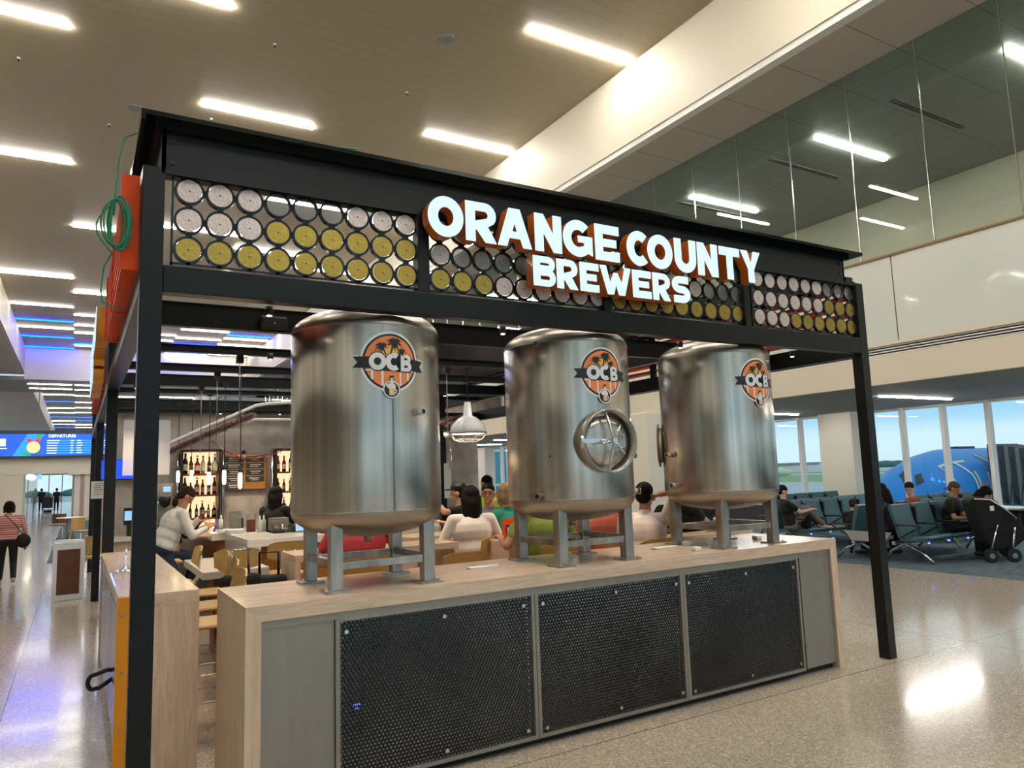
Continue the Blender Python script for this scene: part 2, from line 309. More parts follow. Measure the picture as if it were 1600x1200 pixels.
# right side: glass clerestory over glossy white panels, louvre grille, cream fascia, soffit
gl = G(); gl.box(XG, XG + .02, -18, 49.9, 5.24, ZS - .02); struct('window_1', gl, 'clerestory')
jt = G()
for k in range(-14, 40): y = 1.02 + 1.31 * k; jt.box(XG - .006, XG + .026, y - .006, y + .006, 5.24, ZS - .02)
struct('trim_2', jt, 'steel_bright')
struct('trim_3', G().box(XG - .03, XG + .03, -18, 60, 5.20, 5.235), mat('bronze_trim', '8a6f50', .4, .6))
struct('wall_right_upper', G().box(XG, XG + .1, -18, 60, 3.72, 5.2), 'upper_panel')
struct('trim_4', G().box(XG - .05, XG + .1, -18, 60, 3.66, 3.72), 'cream')
lv = G(); lv.box(XG + .06, XG + .1, -18, 60, 3.5, 3.66, 1)
for k in range(4): lv.box(XG - .02, XG + .05, -18, 60, 3.505 + .044 * k, 3.522 + .044 * k, 0)
struct('trim_5', lv, ['white', 'black'])
struct('wall_right_fascia', G().box(XG - .02, XG + .12, -18, 60, ZSO, 3.5), 'cream')
struct('ceiling', G().box(XG + .1, XW + .3, -18, 60, ZSO, ZSO + .12), mat('soffit_grey', '98938b', .6))
# window wall: mullions, sill, column
wf = G()
ys = [4.73 + 1.02 * k for k in range(-22, 46)]
for y in ys: wf.box(XW - .12, XW + .05, y - .045, y + .045, .55, ZSO + .02)
wf.box(XW - .05, XW + .1, -18, 60, .45, .58); wf.box(XW - .05, XW + .1, -18, 60, ZSO - .06, ZSO + .02)
struct('trim_6', wf, 'white')
struct('window_2', G().box(XW + .04, XW + .055, -18, 60, .55, ZSO), 'pane')
struct('wall_right_sill', G().box(XW - .1, XW + .15, -18, 60, 0, .47), 'dark_grey')
for k, (y0, y1) in enumerate(((7.85, 8.86), (17.9, 19.0), (28.0, 29.1), (-3, -1.9), (38, 39))):
    struct('wall_right_column', G().box(XW - .55, XW + .04, y0, y1, 0, ZSO), 'warm_white', bevel=.02)
# round-cornered building columns near the hold room edge
for k, (y0, y1) in enumerate(((8.9, 9.75), (18.9, 19.9), (26, 27))):
    struct('wall_right_pier', G().box(10.55, 11.15, y0, y1, 0, ZSO), 'warm_white', bevel=.03)
# left side of the concourse
gl = G(); gl.box(XLG - .02, XLG, -18, 49.9, 5.24, ZS - .02); struct('window_3', gl, 'clerestory')
struct('wall_left_upper', G().box(XLG - .1, XLG, -18, 60, 3.0, 5.2), 'upper_panel')
struct('wall_left_return', G().box(-9, -8.9, -18, 60, 0, 3.1), 'warm_white')
struct('ceiling', G().box(-9, XLG, -18, 60, 3.0, 3.1), 'grey')
# shop fronts far on the left
struct('wall_left_shop', G().box(-9, -3.05, 33.05, 33.3, 0, 2.32), 'warm_white')
struct('wall_left_portal', G().box(-3.05, -2.7, 33.05, 46, 0, 2.32), 'warm_white')
struct('wall_header', G().box(-9, XG, 33, 33.4, 2.32, 3.02), 'warm_white')
# far end window
fe = G()
for k in range(22): fe.box(-9 + k * 1.35 - .04, -9 + k * 1.35 + .04, 99.9, 100.1, 0, 3.3)
struct('wall_far_end_upper', G().box(-9, 18, 125.8, 126, 5, ZC), 'grey')
struct('trim_7', fe, 'dark_grey'); struct('window_4', G().box(-9, 18, 100, 100.02, 0, 3.3), 'pane'); struct('wall_far_end', G().box(-9, 18, 99.8, 100.1, 3.3, 5.0), 'grey')
# glass hall behind the photographer
bk = G()
for k in range(20): bk.box(-16 + k * 1.8 - .05, -16 + k * 1.8 + .05, -18.1, -17.9, 0, ZC)
for z in (3.2, 6.4, 9.2): bk.box(-16, 18.2, -18.1, -17.9, z, z + .12)
struct('trim_8', bk, 'white'); struct('window_5', G().box(-16, 18.2, -18.02, -18, 0, ZC), 'pane')

# ------------------------------------------------------------------ ceiling lights
def light_mesh(nm, m, Lx=2.6, w=.105, h=.05):
    g = G().box(-Lx / 2, Lx / 2, -w / 2, w / 2, 0, h, 0); return g.make(nm, [m])
protoW = light_mesh('ceiling_light', 'led_white'); protoC = light_mesh('ceiling_light', 'led_cyan'); protoD = light_mesh('ceiling_light', 'led_dimmed'); protoF = light_mesh('ceiling_light', 'led_cyan_far')
lights = []   # (col, y_old, kind)
cols = [-2.37, .08, 2.54, 5.0, 7.47]
for c, y in ((0, 10.43), (0, 16.9), (0, 28.9), (1, 22.1), (1, 31.3), (1, 8.5), (2, 12.28), (4, 6.65), (4, 11.4), (2, 29.8), (3, 29.5), (0, 3.0), (1, -3), (2, 2.0), (3, -6.5), (4, -4), (0, -8), (2, -11), (4, -12.5), (3, 17.2), (3, 22.4), (4, 17.8), (4, 24), (2, 21), (3, 1.2), (4, 1.5), (3, 7.4 - 12), (2, -4.5), (1, -9)):
    lights.append((c, y, 0))
for c, y in ((0, 37.91, ), (0, 42.55), (0, 46.1), (1, 44.26), (1, 46.6), (4, 38.7), (2, 45.1), (3, 45.6), (3, 42.5)): lights.append((c, y, 1))
for c, y in ((0, 39.86), (1, 36.07), (1, 38.65), (1, 40.81), (1, 44.9), (2, 37.2), (2, 39.94), (2, 41.7), (3, 38.0), (3, 40.55), (3, 46.3), (4, 37.2), (4, 39.9), (4, 41.95), (4, 45.6), (0, 34.4), (2, 34), (4, 33)): lights.append((c, y, 0))
names = {(4, 6.65): 'nearer of two white linear lights beside the right bulkhead', (4, 11.4): 'farther of two white linear lights beside the right bulkhead', (2, 12.28): 'thin white linear light just above the kiosk top beam', (0, 10.43): 'white linear light cut by the upper left picture corner', (0, 16.9): 'white linear light on the left, left of the green cable', (1, 8.5): 'white linear light cut by the top picture edge', (0, 28.9): 'lowest white linear light on the left before the cyan ones', (1, 22.1): 'white linear light that ends behind the green cable coil'}
for c, y, k in lights:
    X, Y = cs(cols[c], y); src = protoD if (not k and y > 33) else (protoW, protoC)[k]
    o = src.copy(); COL.objects.link(o); o.location = (X, Y, ZC - .045)
    n = names.get((c, y))
    tag(o, n or ('white linear light flush in the high ceiling' if not k else 'cyan linear light in the high ceiling by the blue bulkhead'), 'light', None if n else ('white linear ceiling lights', 'cyan linear ceiling lights')[k])
rr = random.Random(3)
for c in range(5):
    for k in range(11):
        X, _ = cs(cols[c], 0); y = 58.2 + k * 3.9 * 1.6 + rr.random() * 1.2; kk = 1 if rr.random() < .3 else 0
        o = (protoD, protoF)[kk].copy(); COL.objects.link(o); o.location = (X, y, ZC - .045)
        tag(o, 'white linear light in the farthest ceiling coffer' if not kk else 'cyan linear light in the farthest ceiling coffer', 'light', ('white lights of the far coffer', 'cyan lights of the far coffer')[kk])
for y, c in ((52, 0), (52, 1), (54.5, 0), (54.8, 1), (53, 3), (53, 4)):
    X, _ = cs(cols[c], 0); o = protoD.copy(); COL.objects.link(o); o.location = (X, y, ZS - .36); o.scale = (.95, .5, 1); tag(o, 'slim white light on the low bulkhead soffit', 'light', 'lights on the low bulkhead')
for k in range(-3, 12):   # gallery lights
    x, y = 13.55, 1.42 * 1.066 + .2 + 3.87 * k + .02
    o = protoW.copy(); COL.objects.link(o); o.location = (-.7716 + (13.45 + .7716) * 1.051, -4.05 + (1.42 + 3.64 * k + 4.05) * 1.051, ZS - .06); o.scale = (.97, 1, 1)
    tag(o, {0: 'gallery ceiling light cut by the right picture edge', 1: 'gallery ceiling light above the ventilation slot, second from right', 2: 'gallery ceiling light farthest left behind the glass'}.get(k, 'white linear light in the glazed gallery ceiling'), 'light', None if k in (0, 1, 2) else 'gallery ceiling lights')
for k in range(-2, 11):
    o = protoW.copy(); COL.objects.link(o); o.location = (-8.2, 1 + 4.4 * k, ZS - .06); o.scale = (.9, .8, 1); tag(o, 'white linear light in the left gallery', 'light', 'left gallery lights')
for k in range(-2, 9):
    x, y = 13.4 + .5, 4.3 + 1.85 * k * 2
    o = protoW.copy(); COL.objects.link(o); o.location = (-.77 + 14.2 * 1.06 + .2, -4.05 + (4.3 + 4.05) * 1.06 + 4.0 * k, ZSO - .025); o.scale = (1, .5, .6)
    tag(o, 'slim linear light in the low grey hold-room soffit' if k else 'slim white light in the grey soffit right of the corner post', 'light', None if k == 0 else 'hold-room soffit lights')
bpy.data.objects.remove(protoD); bpy.data.objects.remove(protoF); bpy.data.objects.remove(protoW); bpy.data.objects.remove(protoC)
# grilles, speakers, sprinklers
for k in range(-1, 5):
    g = G().box(-1.3, 1.3, -.07, .07, 0, .012, 0); g.box(-1.28, 1.28, -.055, -.01, -.004, 0, 1); g.box(-1.28, 1.28, .01, .055, -.004, 0, 1)
    o = g.make('air_slot', ['grey', 'black'], loc=(-.77 + 14.19 * 1.051, -4.05 + (3.37 + 2.88 * k + 4.05) * 1.051, ZS - .03)); tag(o, 'black slot diffuser in the gallery ceiling' if k != 0 else 'black slot diffuser in gallery ceiling nearest the right edge', 'air vent', None if k == 0 else 'gallery slot diffusers')
for i, (x, y) in enumerate(((4.995, 7.615), (.08, 13.1))):
    X, Y = cs(x, y); o = G().cyl((0, 0, 0), (0, 0, .03), .17, n=24).make('ceiling_speaker', 'grey', loc=(X, Y, ZC - .028)); tag(o, ('round grey ceiling speaker above the sign', 'round grey ceiling speaker beside the kiosk top corner')[i], 'speaker')
for i, (px, py) in enumerate(((2.2, 9.3), (5.1, 9.8), (1.6, 12.9), (3.9, 13.3), (-.4, 14.2), (2.6, 6.9), (7.2, 13.1), (-2, 12))):
    X, Y = cs(px, py); g = G().cyl((0, 0, .03), (0, 0, .06), .035, n=12, mi=0).cyl((0, 0, -.02), (0, 0, .03), .014, n=8, mi=1)
    tag(g.make('sprinkler_head', ['white', 'black'], loc=(X, Y, ZC - .06)), 'tiny black sprinkler head in the high ceiling', 'sprinkler', 'ceiling sprinkler heads')

# ================================================================== KIOSK FRAME
kf = thing('kiosk_frame', 'black steel frame of the brewery bar with a deep top fascia', 'frame', (0, 0, 0))
POSTY = (-.09, 4.36, 8.8, 13.2); ZB0, ZB1, ZT = 2.66, 2.80, 3.31
for y in POSTY:
    for x0 in (-.535, 5.27):
        if y > -.0 or True: G().box(x0, x0 + .103, y, y + .1, 0, ZT).make('post', 'black_steel', kf, .004)
G().box(-.43, 5.27, -.09, -.0, ZB0, ZB1).make('lattice_beam', 'black_steel', kf, .004)
G().box(-.43, 5.27, -.085, -.0, 3.28, 3.32).make('top_beam', 'black_steel', kf)
for x0, x1 in ((.965, 1.04), (2.375, 2.44), (3.80, 3.865)): G().box(x0, x1, -.085, -.0, ZB1, 3.3).make('mullion', 'black_steel', kf, .003)
fa = G(); fa.box(-.45, 5.12, -.09, -.07, 3.28, 3.52); fa.box(-.45, -.43, -.09, 13.2, 3.3, 3.52); fa.box(5.10, 5.12, -.09, 13.2, 3.3, 3.52); fa.box(-.45, 5.12, 13.18, 13.2, 3.3, 3.52)
fa.make('fascia', 'black_steel', kf)
fl = G(); fl.box(-.555, 5.25, -.2, .0, 3.53, 3.555); fl.box(-.555, -.40, 0, 13.3, 3.53, 3.555); fl.box(5.1, 5.25, 0, 13.3, 3.53, 3.555)
fl.box(-.48, 5.15, -.13, -.09, 3.50, 3.53); fl.box(-.555, -.535, -.2, 13.3, 3.50, 3.53)
fl.make('top_flange', 'black_gloss', kf)
for x, z in ((-.40, 3.455), (5.06, 3.36), (5.06, 3.46), (-.40, 3.34)): G().cyl((x, -.10, z), (x, -.09, z), .011, n=8).make('bolt', 'black', kf)
for y, hb in ((.93, .155), (1.92, .06), (2.93, .065), (4.02, .115), (4.7, .05), (6.5, .12), (7.05, .04)):
    xe = 5.27 if y < 1 else 3.9
    b = G(); b.box(-.43, xe, y - .01, y, ZB0 + .03, ZB0 + .03 + hb); b.box(-.43, xe, y - .03, y + .03, ZB0 + .03, ZB0 + .036); b.box(-.43, xe, y - .03, y + .03, ZB0 + .024 + hb, ZB0 + .03 + hb)
    b.make('roof_beam', 'black_steel', kf)
G().box(3.9, 3.98, 1.0, 7.3, ZB0 + .03, ZB1 + .03).make('long_beam', 'black_steel', kf)
b = G(); b.box(-.535, -.43, 0, 13.2, ZB0, ZB1); b.make('side_beam', 'black_steel', kf); G().box(5.27, 5.37, 0, 13.2, ZB0 - .02, ZB1 - .0).make('side_beam', 'black_steel', kf)
G().box(-.535, -.43, 0, 13.2, ZT - .08, ZT).make('side_beam', 'black_steel', kf); G().box(5.27, 5.37, 0, 13.2, ZT - .02, ZT + .08).make('side_beam', 'black_steel', kf)
for y in (1.34, 2.7): G().box(5.29, 5.35, y, y + .06, ZB0, ZT).make('side_mullion', 'black_steel', kf)
# solid black roof deck over the rear right of the bar
for (x0, x1, y0, y1) in ((3.6, 5.27, 1.5, 3.2), (2.6, 5.27, 3.25, 7.3)): G().box(x0, x1, y0, y1, 3.32, 3.35).make('roof_deck', 'black', kf)
# warm spot lamps under the beams: each is a small housing with its own light
sl_mesh = G().cyl((0, 0, 0), (0, 0, .05), .022, n=14).cyl((0, 0, -.003), (0, 0, 0), .014, n=12, mi=1)
for i, (x, y) in enumerate(((.12, .05), (1.62, .05), (3.2, .05), (4.5, .05), (.5, 1.75), (2.2, 2.75), (3.6, 1.75), (3.8, 2.75), (1.2, 3.85), (3.0, 3.85), (1.1, 5.75), (2.4, 5.75), (3.8, 4.8), (.9, 6.6), (1.7, 6.6), (-.3, 3.9))):
    o = sl_mesh.make('spot_lamp', ['black', 'spark'], loc=(x, y, ZB0 - .05 if y < .1 else ZB0 - .02)); tag(o, 'small warm spot lamp under the front beam' if y < .1 else 'small warm spot lamp under the roof beams over the bar', 'spotlight', 'spot lamps under the front beam' if y < .1 else 'spot lamps over the bar')
    ld = bpy.data.lights.new('spot_light', 'SPOT'); ld.energy = 30 if y < .1 else 55; ld.color = (1, .76, .5); ld.spot_size = radians(95); ld.spot_blend = .8; ld.shadow_soft_size = .03
    lo = bpy.data.objects.new('spot_light', ld); COL.objects.link(lo); lo.parent = o; lo.location = (0, 0, -.012); lo.rotation_euler = (radians(14) if y < .1 else 0, 0, 0)

# lattice panels with metal discs
PAT = [['SSSGGGSSS', 'SSSAAAAAA', 'AAAAAAAAA'], ['SSSSSSSSS', 'SGGGGGSSS', 'AAASSSSSS'], ['GGGGGGGGG', 'GGGGGSGGG', 'AAAAAAAAA'], ['SSSSSSGGG', 'SSSSSSAAA', 'SSSAAAAAA']]
X0 = [-.312, 1.127, 2.535, 4.0]
LABP = ['leftmost black ring lattice panel with silver and gold discs', 'black ring lattice panel behind the words ORANGE and BREW', 'black ring lattice panel behind the word COUNTY', 'rightmost black ring lattice panel with orange slats behind it']
def ring(g, cx, cz, ro, ri, y0, y1, n=28, mi=0):
    vs = []
    for r, y in ((ri, y0), (ro, y0), (ro, y1), (ri, y1)):
        for i in range(n): t = 2 * pi * i / n; vs.append((cx + r * cos(t), y, cz + r * sin(t)))
    g.add(vs, [(a * n + i, a * n + (i + 1) % n, ((a + 1) % 4) * n + (i + 1) % n, ((a + 1) % 4) * n + i) for a in range(4) for i in range(n)], mi, False)
for p in range(4):
    t = thing('lattice_panel', LABP[p], 'metal screen', (X0[p], -.045, 2.9)); g = G(); P_ = .1515
    for r in range(3):
        for c in range(9):
            x, z = c * P_, (2 - r) * .158; ring(g, x, z, .0735, .062, -.012, .012)
            if c < 8: g.box(x + .070, x + P_ - .070, -.012, .012, z - .016, z + .016)
            if r: g.box(x - .016, x + .016, -.012, .012, z + .070, z + .158 - .070)
    w_ = 8 * P_; g.box(-.085, w_ + .085, -.012, .012, -.084, -.072); g.box(-.085, w_ + .085, -.012, .012, .388, .400); g.box(-.085, -.075, -.012, .012, -.084, .4); g.box(w_ + .075, w_ + .085, -.012, .012, -.084, .4)
    for c in range(9):
        x = c * P_; g.box(x - .012, x + .012, -.012, .012, -.08, -.068); g.box(x - .012, x + .012, -.012, .012, .386, .392)
    g.make('ring_lattice', 'black_gloss', t)
    for r in range(3):
        for c in range(9):
            ch = PAT[p][r][c]; x, z = c * P_, (2 - r) * .158; mm = {'S': 'pink_silver', 'A': 'gold', 'G': 'disc_glass'}[ch]; g = G()
            if ch == 'G': g.cyl((0, -.002, 0), (0, .002, 0), .063, n=28, sm=False)
            else:
                tl = random.uniform(-.04, .04)
                g.cyl((0, -.014, 0), (0, -.010, 0), .059, n=28, sm=False); g.cyl((0, -.0150, 0), (0, -.013, 0), .0045, n=10, mi=1, sm=False); g.xf(Matrix.Rotation(tl, 4, 'Z'))
            o = g.make('disc', [mm, 'black'], t, loc=(x, 0, z))

# ------------------------------------------------------------------ channel letters
def arc(cx, cy, rx, ry, a0, a1, n=20):
    return [(cx + rx * cos(radians(a0 + (a1 - a0) * i / n)), cy + ry * sin(radians(a0 + (a1 - a0) * i / n))) for i in range(n + 1)]
def glyph(ch, w, h, t):
    if ch == 'O': return [arc(w / 2, h / 2, w / 2, h / 2, 0, 360, 40)[:-1], arc(w / 2, h / 2, w / 2 - t, h / 2 - t, 0, 360, 40)[:-1]]
    if ch == 'C':
        W = w * 1.12; return [arc(W / 2, h / 2, W / 2, h / 2, 48, 312, 34) + arc(W / 2, h / 2, W / 2 - t, h / 2 - t, 312, 48, 30)]
    if ch == 'G':
        W = w * 1.02; o = arc(W / 2, h / 2, W / 2, h / 2, 45, 318, 34); i = arc(W / 2, h / 2, W / 2 - t, h / 2 - t, 325, 45, 30)
        return [o[:-1] + [(w, .06 * h), (w, h * .58), (w * .50, h * .58), (w * .50, h * .40), (w - t * 1.05, h * .40), (w - t * 1.05, h * .30)] + i[3:]]
    if ch == 'E': return [[(0, 0), (w, 0), (w, t * .95), (t, t * .95), (t, h / 2 - t * .42), (w * .88, h / 2 - t * .42), (w * .88, h / 2 + t * .42), (t, h / 2 + t * .42), (t, h - t * .95), (w, h - t * .95), (w, h), (0, h)]]
    if ch == 'N': return [[(0, 0), (t, 0), (t, h * .5), (w - t, 0), (w, 0), (w, h), (w - t, h), (w - t, h * .48), (t * 1.02, h), (0, h)]]
    if ch == 'T': return [[(w / 2 - t / 2, 0), (w / 2 + t / 2, 0), (w / 2 + t / 2, h - t), (w, h - t), (w, h), (0, h), (0, h - t), (w / 2 - t / 2, h - t)]]
    if ch == 'Y': return [[(w / 2 - t / 2, 0), (w / 2 + t / 2, 0), (w / 2 + t / 2, h * .42), (w, h), (w - t * 1.15, h), (w / 2, h * .60), (t * 1.15, h), (0, h), (w / 2 - t / 2, h * .42)]]
    if ch == 'U': r = w / 2; return [[(0, h)] + arc(r, r, r, r, 180, 360, 24) + [(w, h), (w - t, h)] + arc(r, r, r - t, r - t, 360, 180, 20) + [(t, h)]]
    if ch == 'A': return [[(0, 0), (t, 0), (w * .5 - w * .16, h * .22), (w * .5 + w * .16, h * .22), (w - t, 0), (w, 0), (w / 2 + t * .62, h), (w / 2 - t * .62, h)], [(w * .5 - w * .07, h * .40), (w * .5 + w * .07, h * .40), (w / 2, h * .62)]]
    if ch == 'R':
        r = h * .31; return [[(0, 0), (t, 0), (t, h * .30), (w * .36, h * .30), (w - t * 1.2, 0), (w, 0), (w * .72, h * .40)] + arc(w - r * 1.02, h - r, r * 1.0, r, -38, 90, 16) + [(0, h)],
                             [(t, h * .52)] + arc(w - r * 1.05, h - r + .0, r - t * .82, r - t * .82, -90, 90, 12) + [(t, h - t * .82)]]
    if ch == 'B':
        r = h * .26; r2 = h * .285
        return [[(0, 0)] + arc(w - r2, r2, r2, r2, -90, 52, 14) + arc(w - r * 1.08, h - r, r, r, -52, 90, 14) + [(0, h)],
                [(t, t * .8)] + arc(w - r2, r2, r2 - t * .8, r2 - t * .8, -90, 90, 8) + [(t, r2 * 2 - t * .8)], [(t, h - 2 * r + t * .8)] + arc(w - r * 1.08, h - r, r - t * .8, r - t * .8, -90, 90, 8) + [(t, h - t * .8)]]
    if ch == 'W': return [[(w * .22, 0), (w * .42, 0), (w * .5, h * .36), (w * .58, 0), (w * .78, 0), (w, h), (w - t * 1.0, h), (w * .69, h * .42), (w * .56, h * .78), (w * .44, h * .78), (w * .31, h * .42), (t, h), (0, h)]]
    if ch == 'S':
        rt = (h + t) / 4 - t / 2; cx = w * .5
        def P(o):   # centre line offset
            q = []; R = (h - t) / 4
            top = [(w - t * .3, h - t / 2)] + arc(w * .44, h - t / 2 - R, w * .44 - t / 2, R, 90, 270, 12) + arc(w * .56, t / 2 + R, w * .44 - t / 2, R, 90, -90, 12) + [(t * .25, t / 2)]
            return top
        c = P(0); L1 = []; R1 = []
        for i, p in enumerate(c):
            a = c[max(0, i - 1)]; b = c[min(len(c) - 1, i + 1)]; dx, dy = b[0] - a[0], b[1] - a[1]; l = sqrt(dx * dx + dy * dy) or 1
            L1.append((p[0] - dy / l * t / 2, p[1] + dx / l * t / 2)); R1.append((p[0] + dy / l * t / 2, p[1] - dx / l * t / 2))
        return ['strip', L1, R1]
def extrude2d(name, loops, depth, mats, parent, loc, face_off=None):
    """loops in x,z (metres). returns mesh object of a solid from y=0 (back) to y=-depth (front)"""
    if loops[0] == 'strip':
        A_, B_ = loops[1], loops[2]; n = len(A_); vs = [(p[0], y, p[1]) for y in (0, -depth) for q in (A_, B_) for p in q]; g = G()
        fs = []
        for i in range(n - 1): fs += [(i, i + 1, n + i + 1, n + i), (2 * n + i, 3 * n + i, 3 * n + i + 1, 2 * n + i + 1), (i, 2 * n + i, 2 * n + i + 1, i + 1), (n + i, n + i + 1, 3 * n + i + 1, 3 * n + i)]
        fs += [(0, n, 3 * n, 2 * n), (n - 1, 3 * n - 1, 4 * n - 1, 2 * n - 1)]
        g.add(vs, fs); return g.make(name, mats, parent, loc=loc)
    cu = bpy.data.curves.new('tmp', 'CURVE'); cu.dimensions = '2D'; cu.fill_mode = 'BOTH'; cu.extrude = depth / 2
    for lp in loops:
        s = cu.splines.new('POLY'); s.points.add(len(lp) - 1); s.use_cyclic_u = True
        for p, q in zip(s.points, lp): p.co = (q[0], q[1], 0, 1)
    o = bpy.data.objects.new('tmp', cu); COL.objects.link(o); bpy.context.view_layer.update()
    me = bpy.data.meshes.new_from_object(o.evaluated_get(bpy.context.evaluated_depsgraph_get())); bpy.data.objects.remove(o); bpy.data.curves.remove(cu)
    me.transform(Matrix(((1, 0, 0, 0), (0, 0, -1, -depth / 2), (0, 1, 0, 0), (0, 0, 0, 1)))); me.name = name
    me.materials.clear()
    for m in mats: me.materials.append(MATS[m])
    ob = bpy.data.objects.new(name, me); COL.objects.link(ob); ob.parent = parent; ob.location = loc
    return ob
SIGN = [('O', .978, 1.216, 0), ('R', 1.231, 1.447, 0), ('A', 1.455, 1.709, 0), ('N', 1.734, 1.945, 0), ('G', 1.957, 2.199, 0), ('E', 2.222, 2.432, 0), ('C', 2.500, 2.700, 0), ('O', 2.690, 2.929, 0), ('U', 2.951, 3.165, 0), ('N', 3.181, 3.391, 0), ('T', 3.413, 3.633, 0), ('Y', 3.648, 3.87, 0),
        ('B', 1.712, 1.884, 1), ('R', 1.895, 2.063, 1), ('E', 2.082, 2.240, 1), ('W', 2.252, 2.522, 1), ('E', 2.536, 2.706, 1), ('R', 2.722, 2.887, 1), ('S', 2.907, 3.084, 1)]
def sign(root, ret, lit):
    for ch, x0, x1, row in SIGN:
        z, h, t = ((3.122, .254, .067), (2.889, .199, .054))[row]; w_ = x1 - x0
        gl_ = glyph(ch, w_, h, t)
        o = extrude2d('letter', gl_, .08, [ret], root, (x0 - 2.42, 0, z - 3.0)); o['label'] = 'letter ' + ch
        d = .0035; f = extrude2d('letter_face', gl_, .004, [lit], o, (0, -.0805, 0))
        n = 2
        for k in (.35, .55): G().cyl((w_ * k, -.06, -.004), (w_ * k, -.06, .001), .004, n=8).make('drain_screw', 'steel_bright', o)
so = thing('illuminated_sign', 'lit ORANGE COUNTY BREWERS channel letters on the front fascia', 'sign', (2.42, -.125, 3.0)); sign(so, 'orange_return', 'sign_face')
# the same letters on the left side, seen edge-on
s2 = thing('illuminated_sign', 'yellow-sided channel letters seen edge-on on the left side of the frame', 'sign', (-.60, 3.75, 2.70), -pi / 2)
sign(s2, 'yellow_return', 'sign_face')
# side slats
def slat_bank(x, y0, y1, label, zs, sgn, m='orange_paint'):
    t = thing('slat_screen', label, 'slat screen', (x, y0, 0))
    for z in zs:
        g = G(); l = y1 - y0; c = .02
        g.add([(0, 0, z - .004), (sgn * .075, 0, z - .02), (sgn * .075, 0, z + .004), (0, 0, z + .02), (0, l, z - .004), (sgn * .075, l, z - .02), (sgn * .075, l, z + .004), (0, l, z + .02)], [(0, 1, 2, 3), (7, 6, 5, 4), (0, 4, 5, 1), (1, 5, 6, 2), (2, 6, 7, 3), (3, 7, 4, 0)])
        g.make('slat', m, t)
    return t
zs = [2.88 + .0825 * k for k in range(6)]
MATS['red_orange'] = mat('red_orange', 'cc3410', .5, spec=.25)
slat_bank(5.33, 0.02, 1.33, 'red-orange slats beside the right front corner post', zs, 1, 'red_orange')
slat_bank(5.33, 1.41, 2.69, 'orange slats between the two right side mullions', zs, 1); slat_bank(5.33, 2.77, 4.34, 'orange slats left of the middle tank top, on the right side', zs, 1)
slat_bank(-.54, .02, 2.2, 'orange slats on the left side beside the green cable', [2.80 + .075 * k for k in range(7)], -1)
slat_bank(-.54, 5.4, 8.7, 'red-orange slats beyond the edge-on yellow letters', [2.80 + .075 * k for k in range(7)], -1, 'red_orange')
# vertical orange end panels joining the left slats
for i, y in enumerate((.02, 1.1, 2.18)): tag(G().box(-.625, -.54, y - .016, y, 2.78, 3.28).make('slat_bracket', 'orange_paint'), ('near', 'middle', 'far')[i] + ' orange upright bracket on the left side slats', 'bracket')
# rear right infill panels
for i, (y0, y1) in enumerate(((4.5, 6.4), (6.5, 8.7))):
    t = thing('infill_panel', ('grey textured infill panel on the right side with a painted orange strip as its lit slot', 'farther grey textured infill panel on the right side')[i], 'panel', (5.3, y0, 2.75))
    G().box(0, .04, 0, y1 - y0, 0, .42).make('panel', 'concrete_wall', t)
    G().box(-.06, -.0, .3, y1 - y0 - .2, .26, .31).make('painted_glow_strip', 'orange_paint', t)  # plain orange paint stands in for the light of the slot
# green cable with coil
pts = [(-.56, .05, 3.53), (-.62, .0, 3.47), (-.64, 0, 3.35), (-.65, 0, 3.18), (-.655, 0, 3.05)]
g = G().tube(pts, .004, 6)
for k in range(7):
    rx, rz = .03 + .012 * (k % 4), .12 + .01 * (k % 3); cx = -.635 + .008 * (k % 3)
    g.tube([(cx + rx * cos(2 * pi * i / 24) - .01, -.02 - .006 * k, 3.0 + rz * sin(2 * pi * i / 24)) for i in range(24)], .004, 6, closed=True)
g.tube([(-.66 - .07 * sin(pi * i / 16), -.03, 3.10 - .25 * i / 16) for i in range(17)], .004, 6)
g.tube([(-.655, 0, 2.86), (-.69, 0, 2.78), (-.70, 0, 2.66), (-.69, 0, 2.60), (-.65, 0, 2.585), (-.60, .02, 2.57)], .004, 6)
tag(g.make('green_cable', 'green_cord'), 'green cable coiled and hanging from the kiosk left corner', 'cable')
tag(G().tube([(x, -.17 + .02 * sin(9 * x), 3.562 + .008 * cos(23 * x)) for x in [.42 + .02 * k for k in range(8)]], .006, 6).make('green_cable', 'green_cord'), 'short bit of green cable lying on the kiosk top flange', 'cable')
# small black projector box on second beam
g = G().box(-.09, .09, -.05, 0, -.04, .05); o = g.make('wall_speaker', 'black', loc=(.33, .90, 2.74), bevel=.015); tag(o, 'small black speaker box on the second roof beam', 'speaker'); G().cyl((0, -.055, 0), (0, -.049, 0), .008, n=10).make('status_dot', 'grey', o)

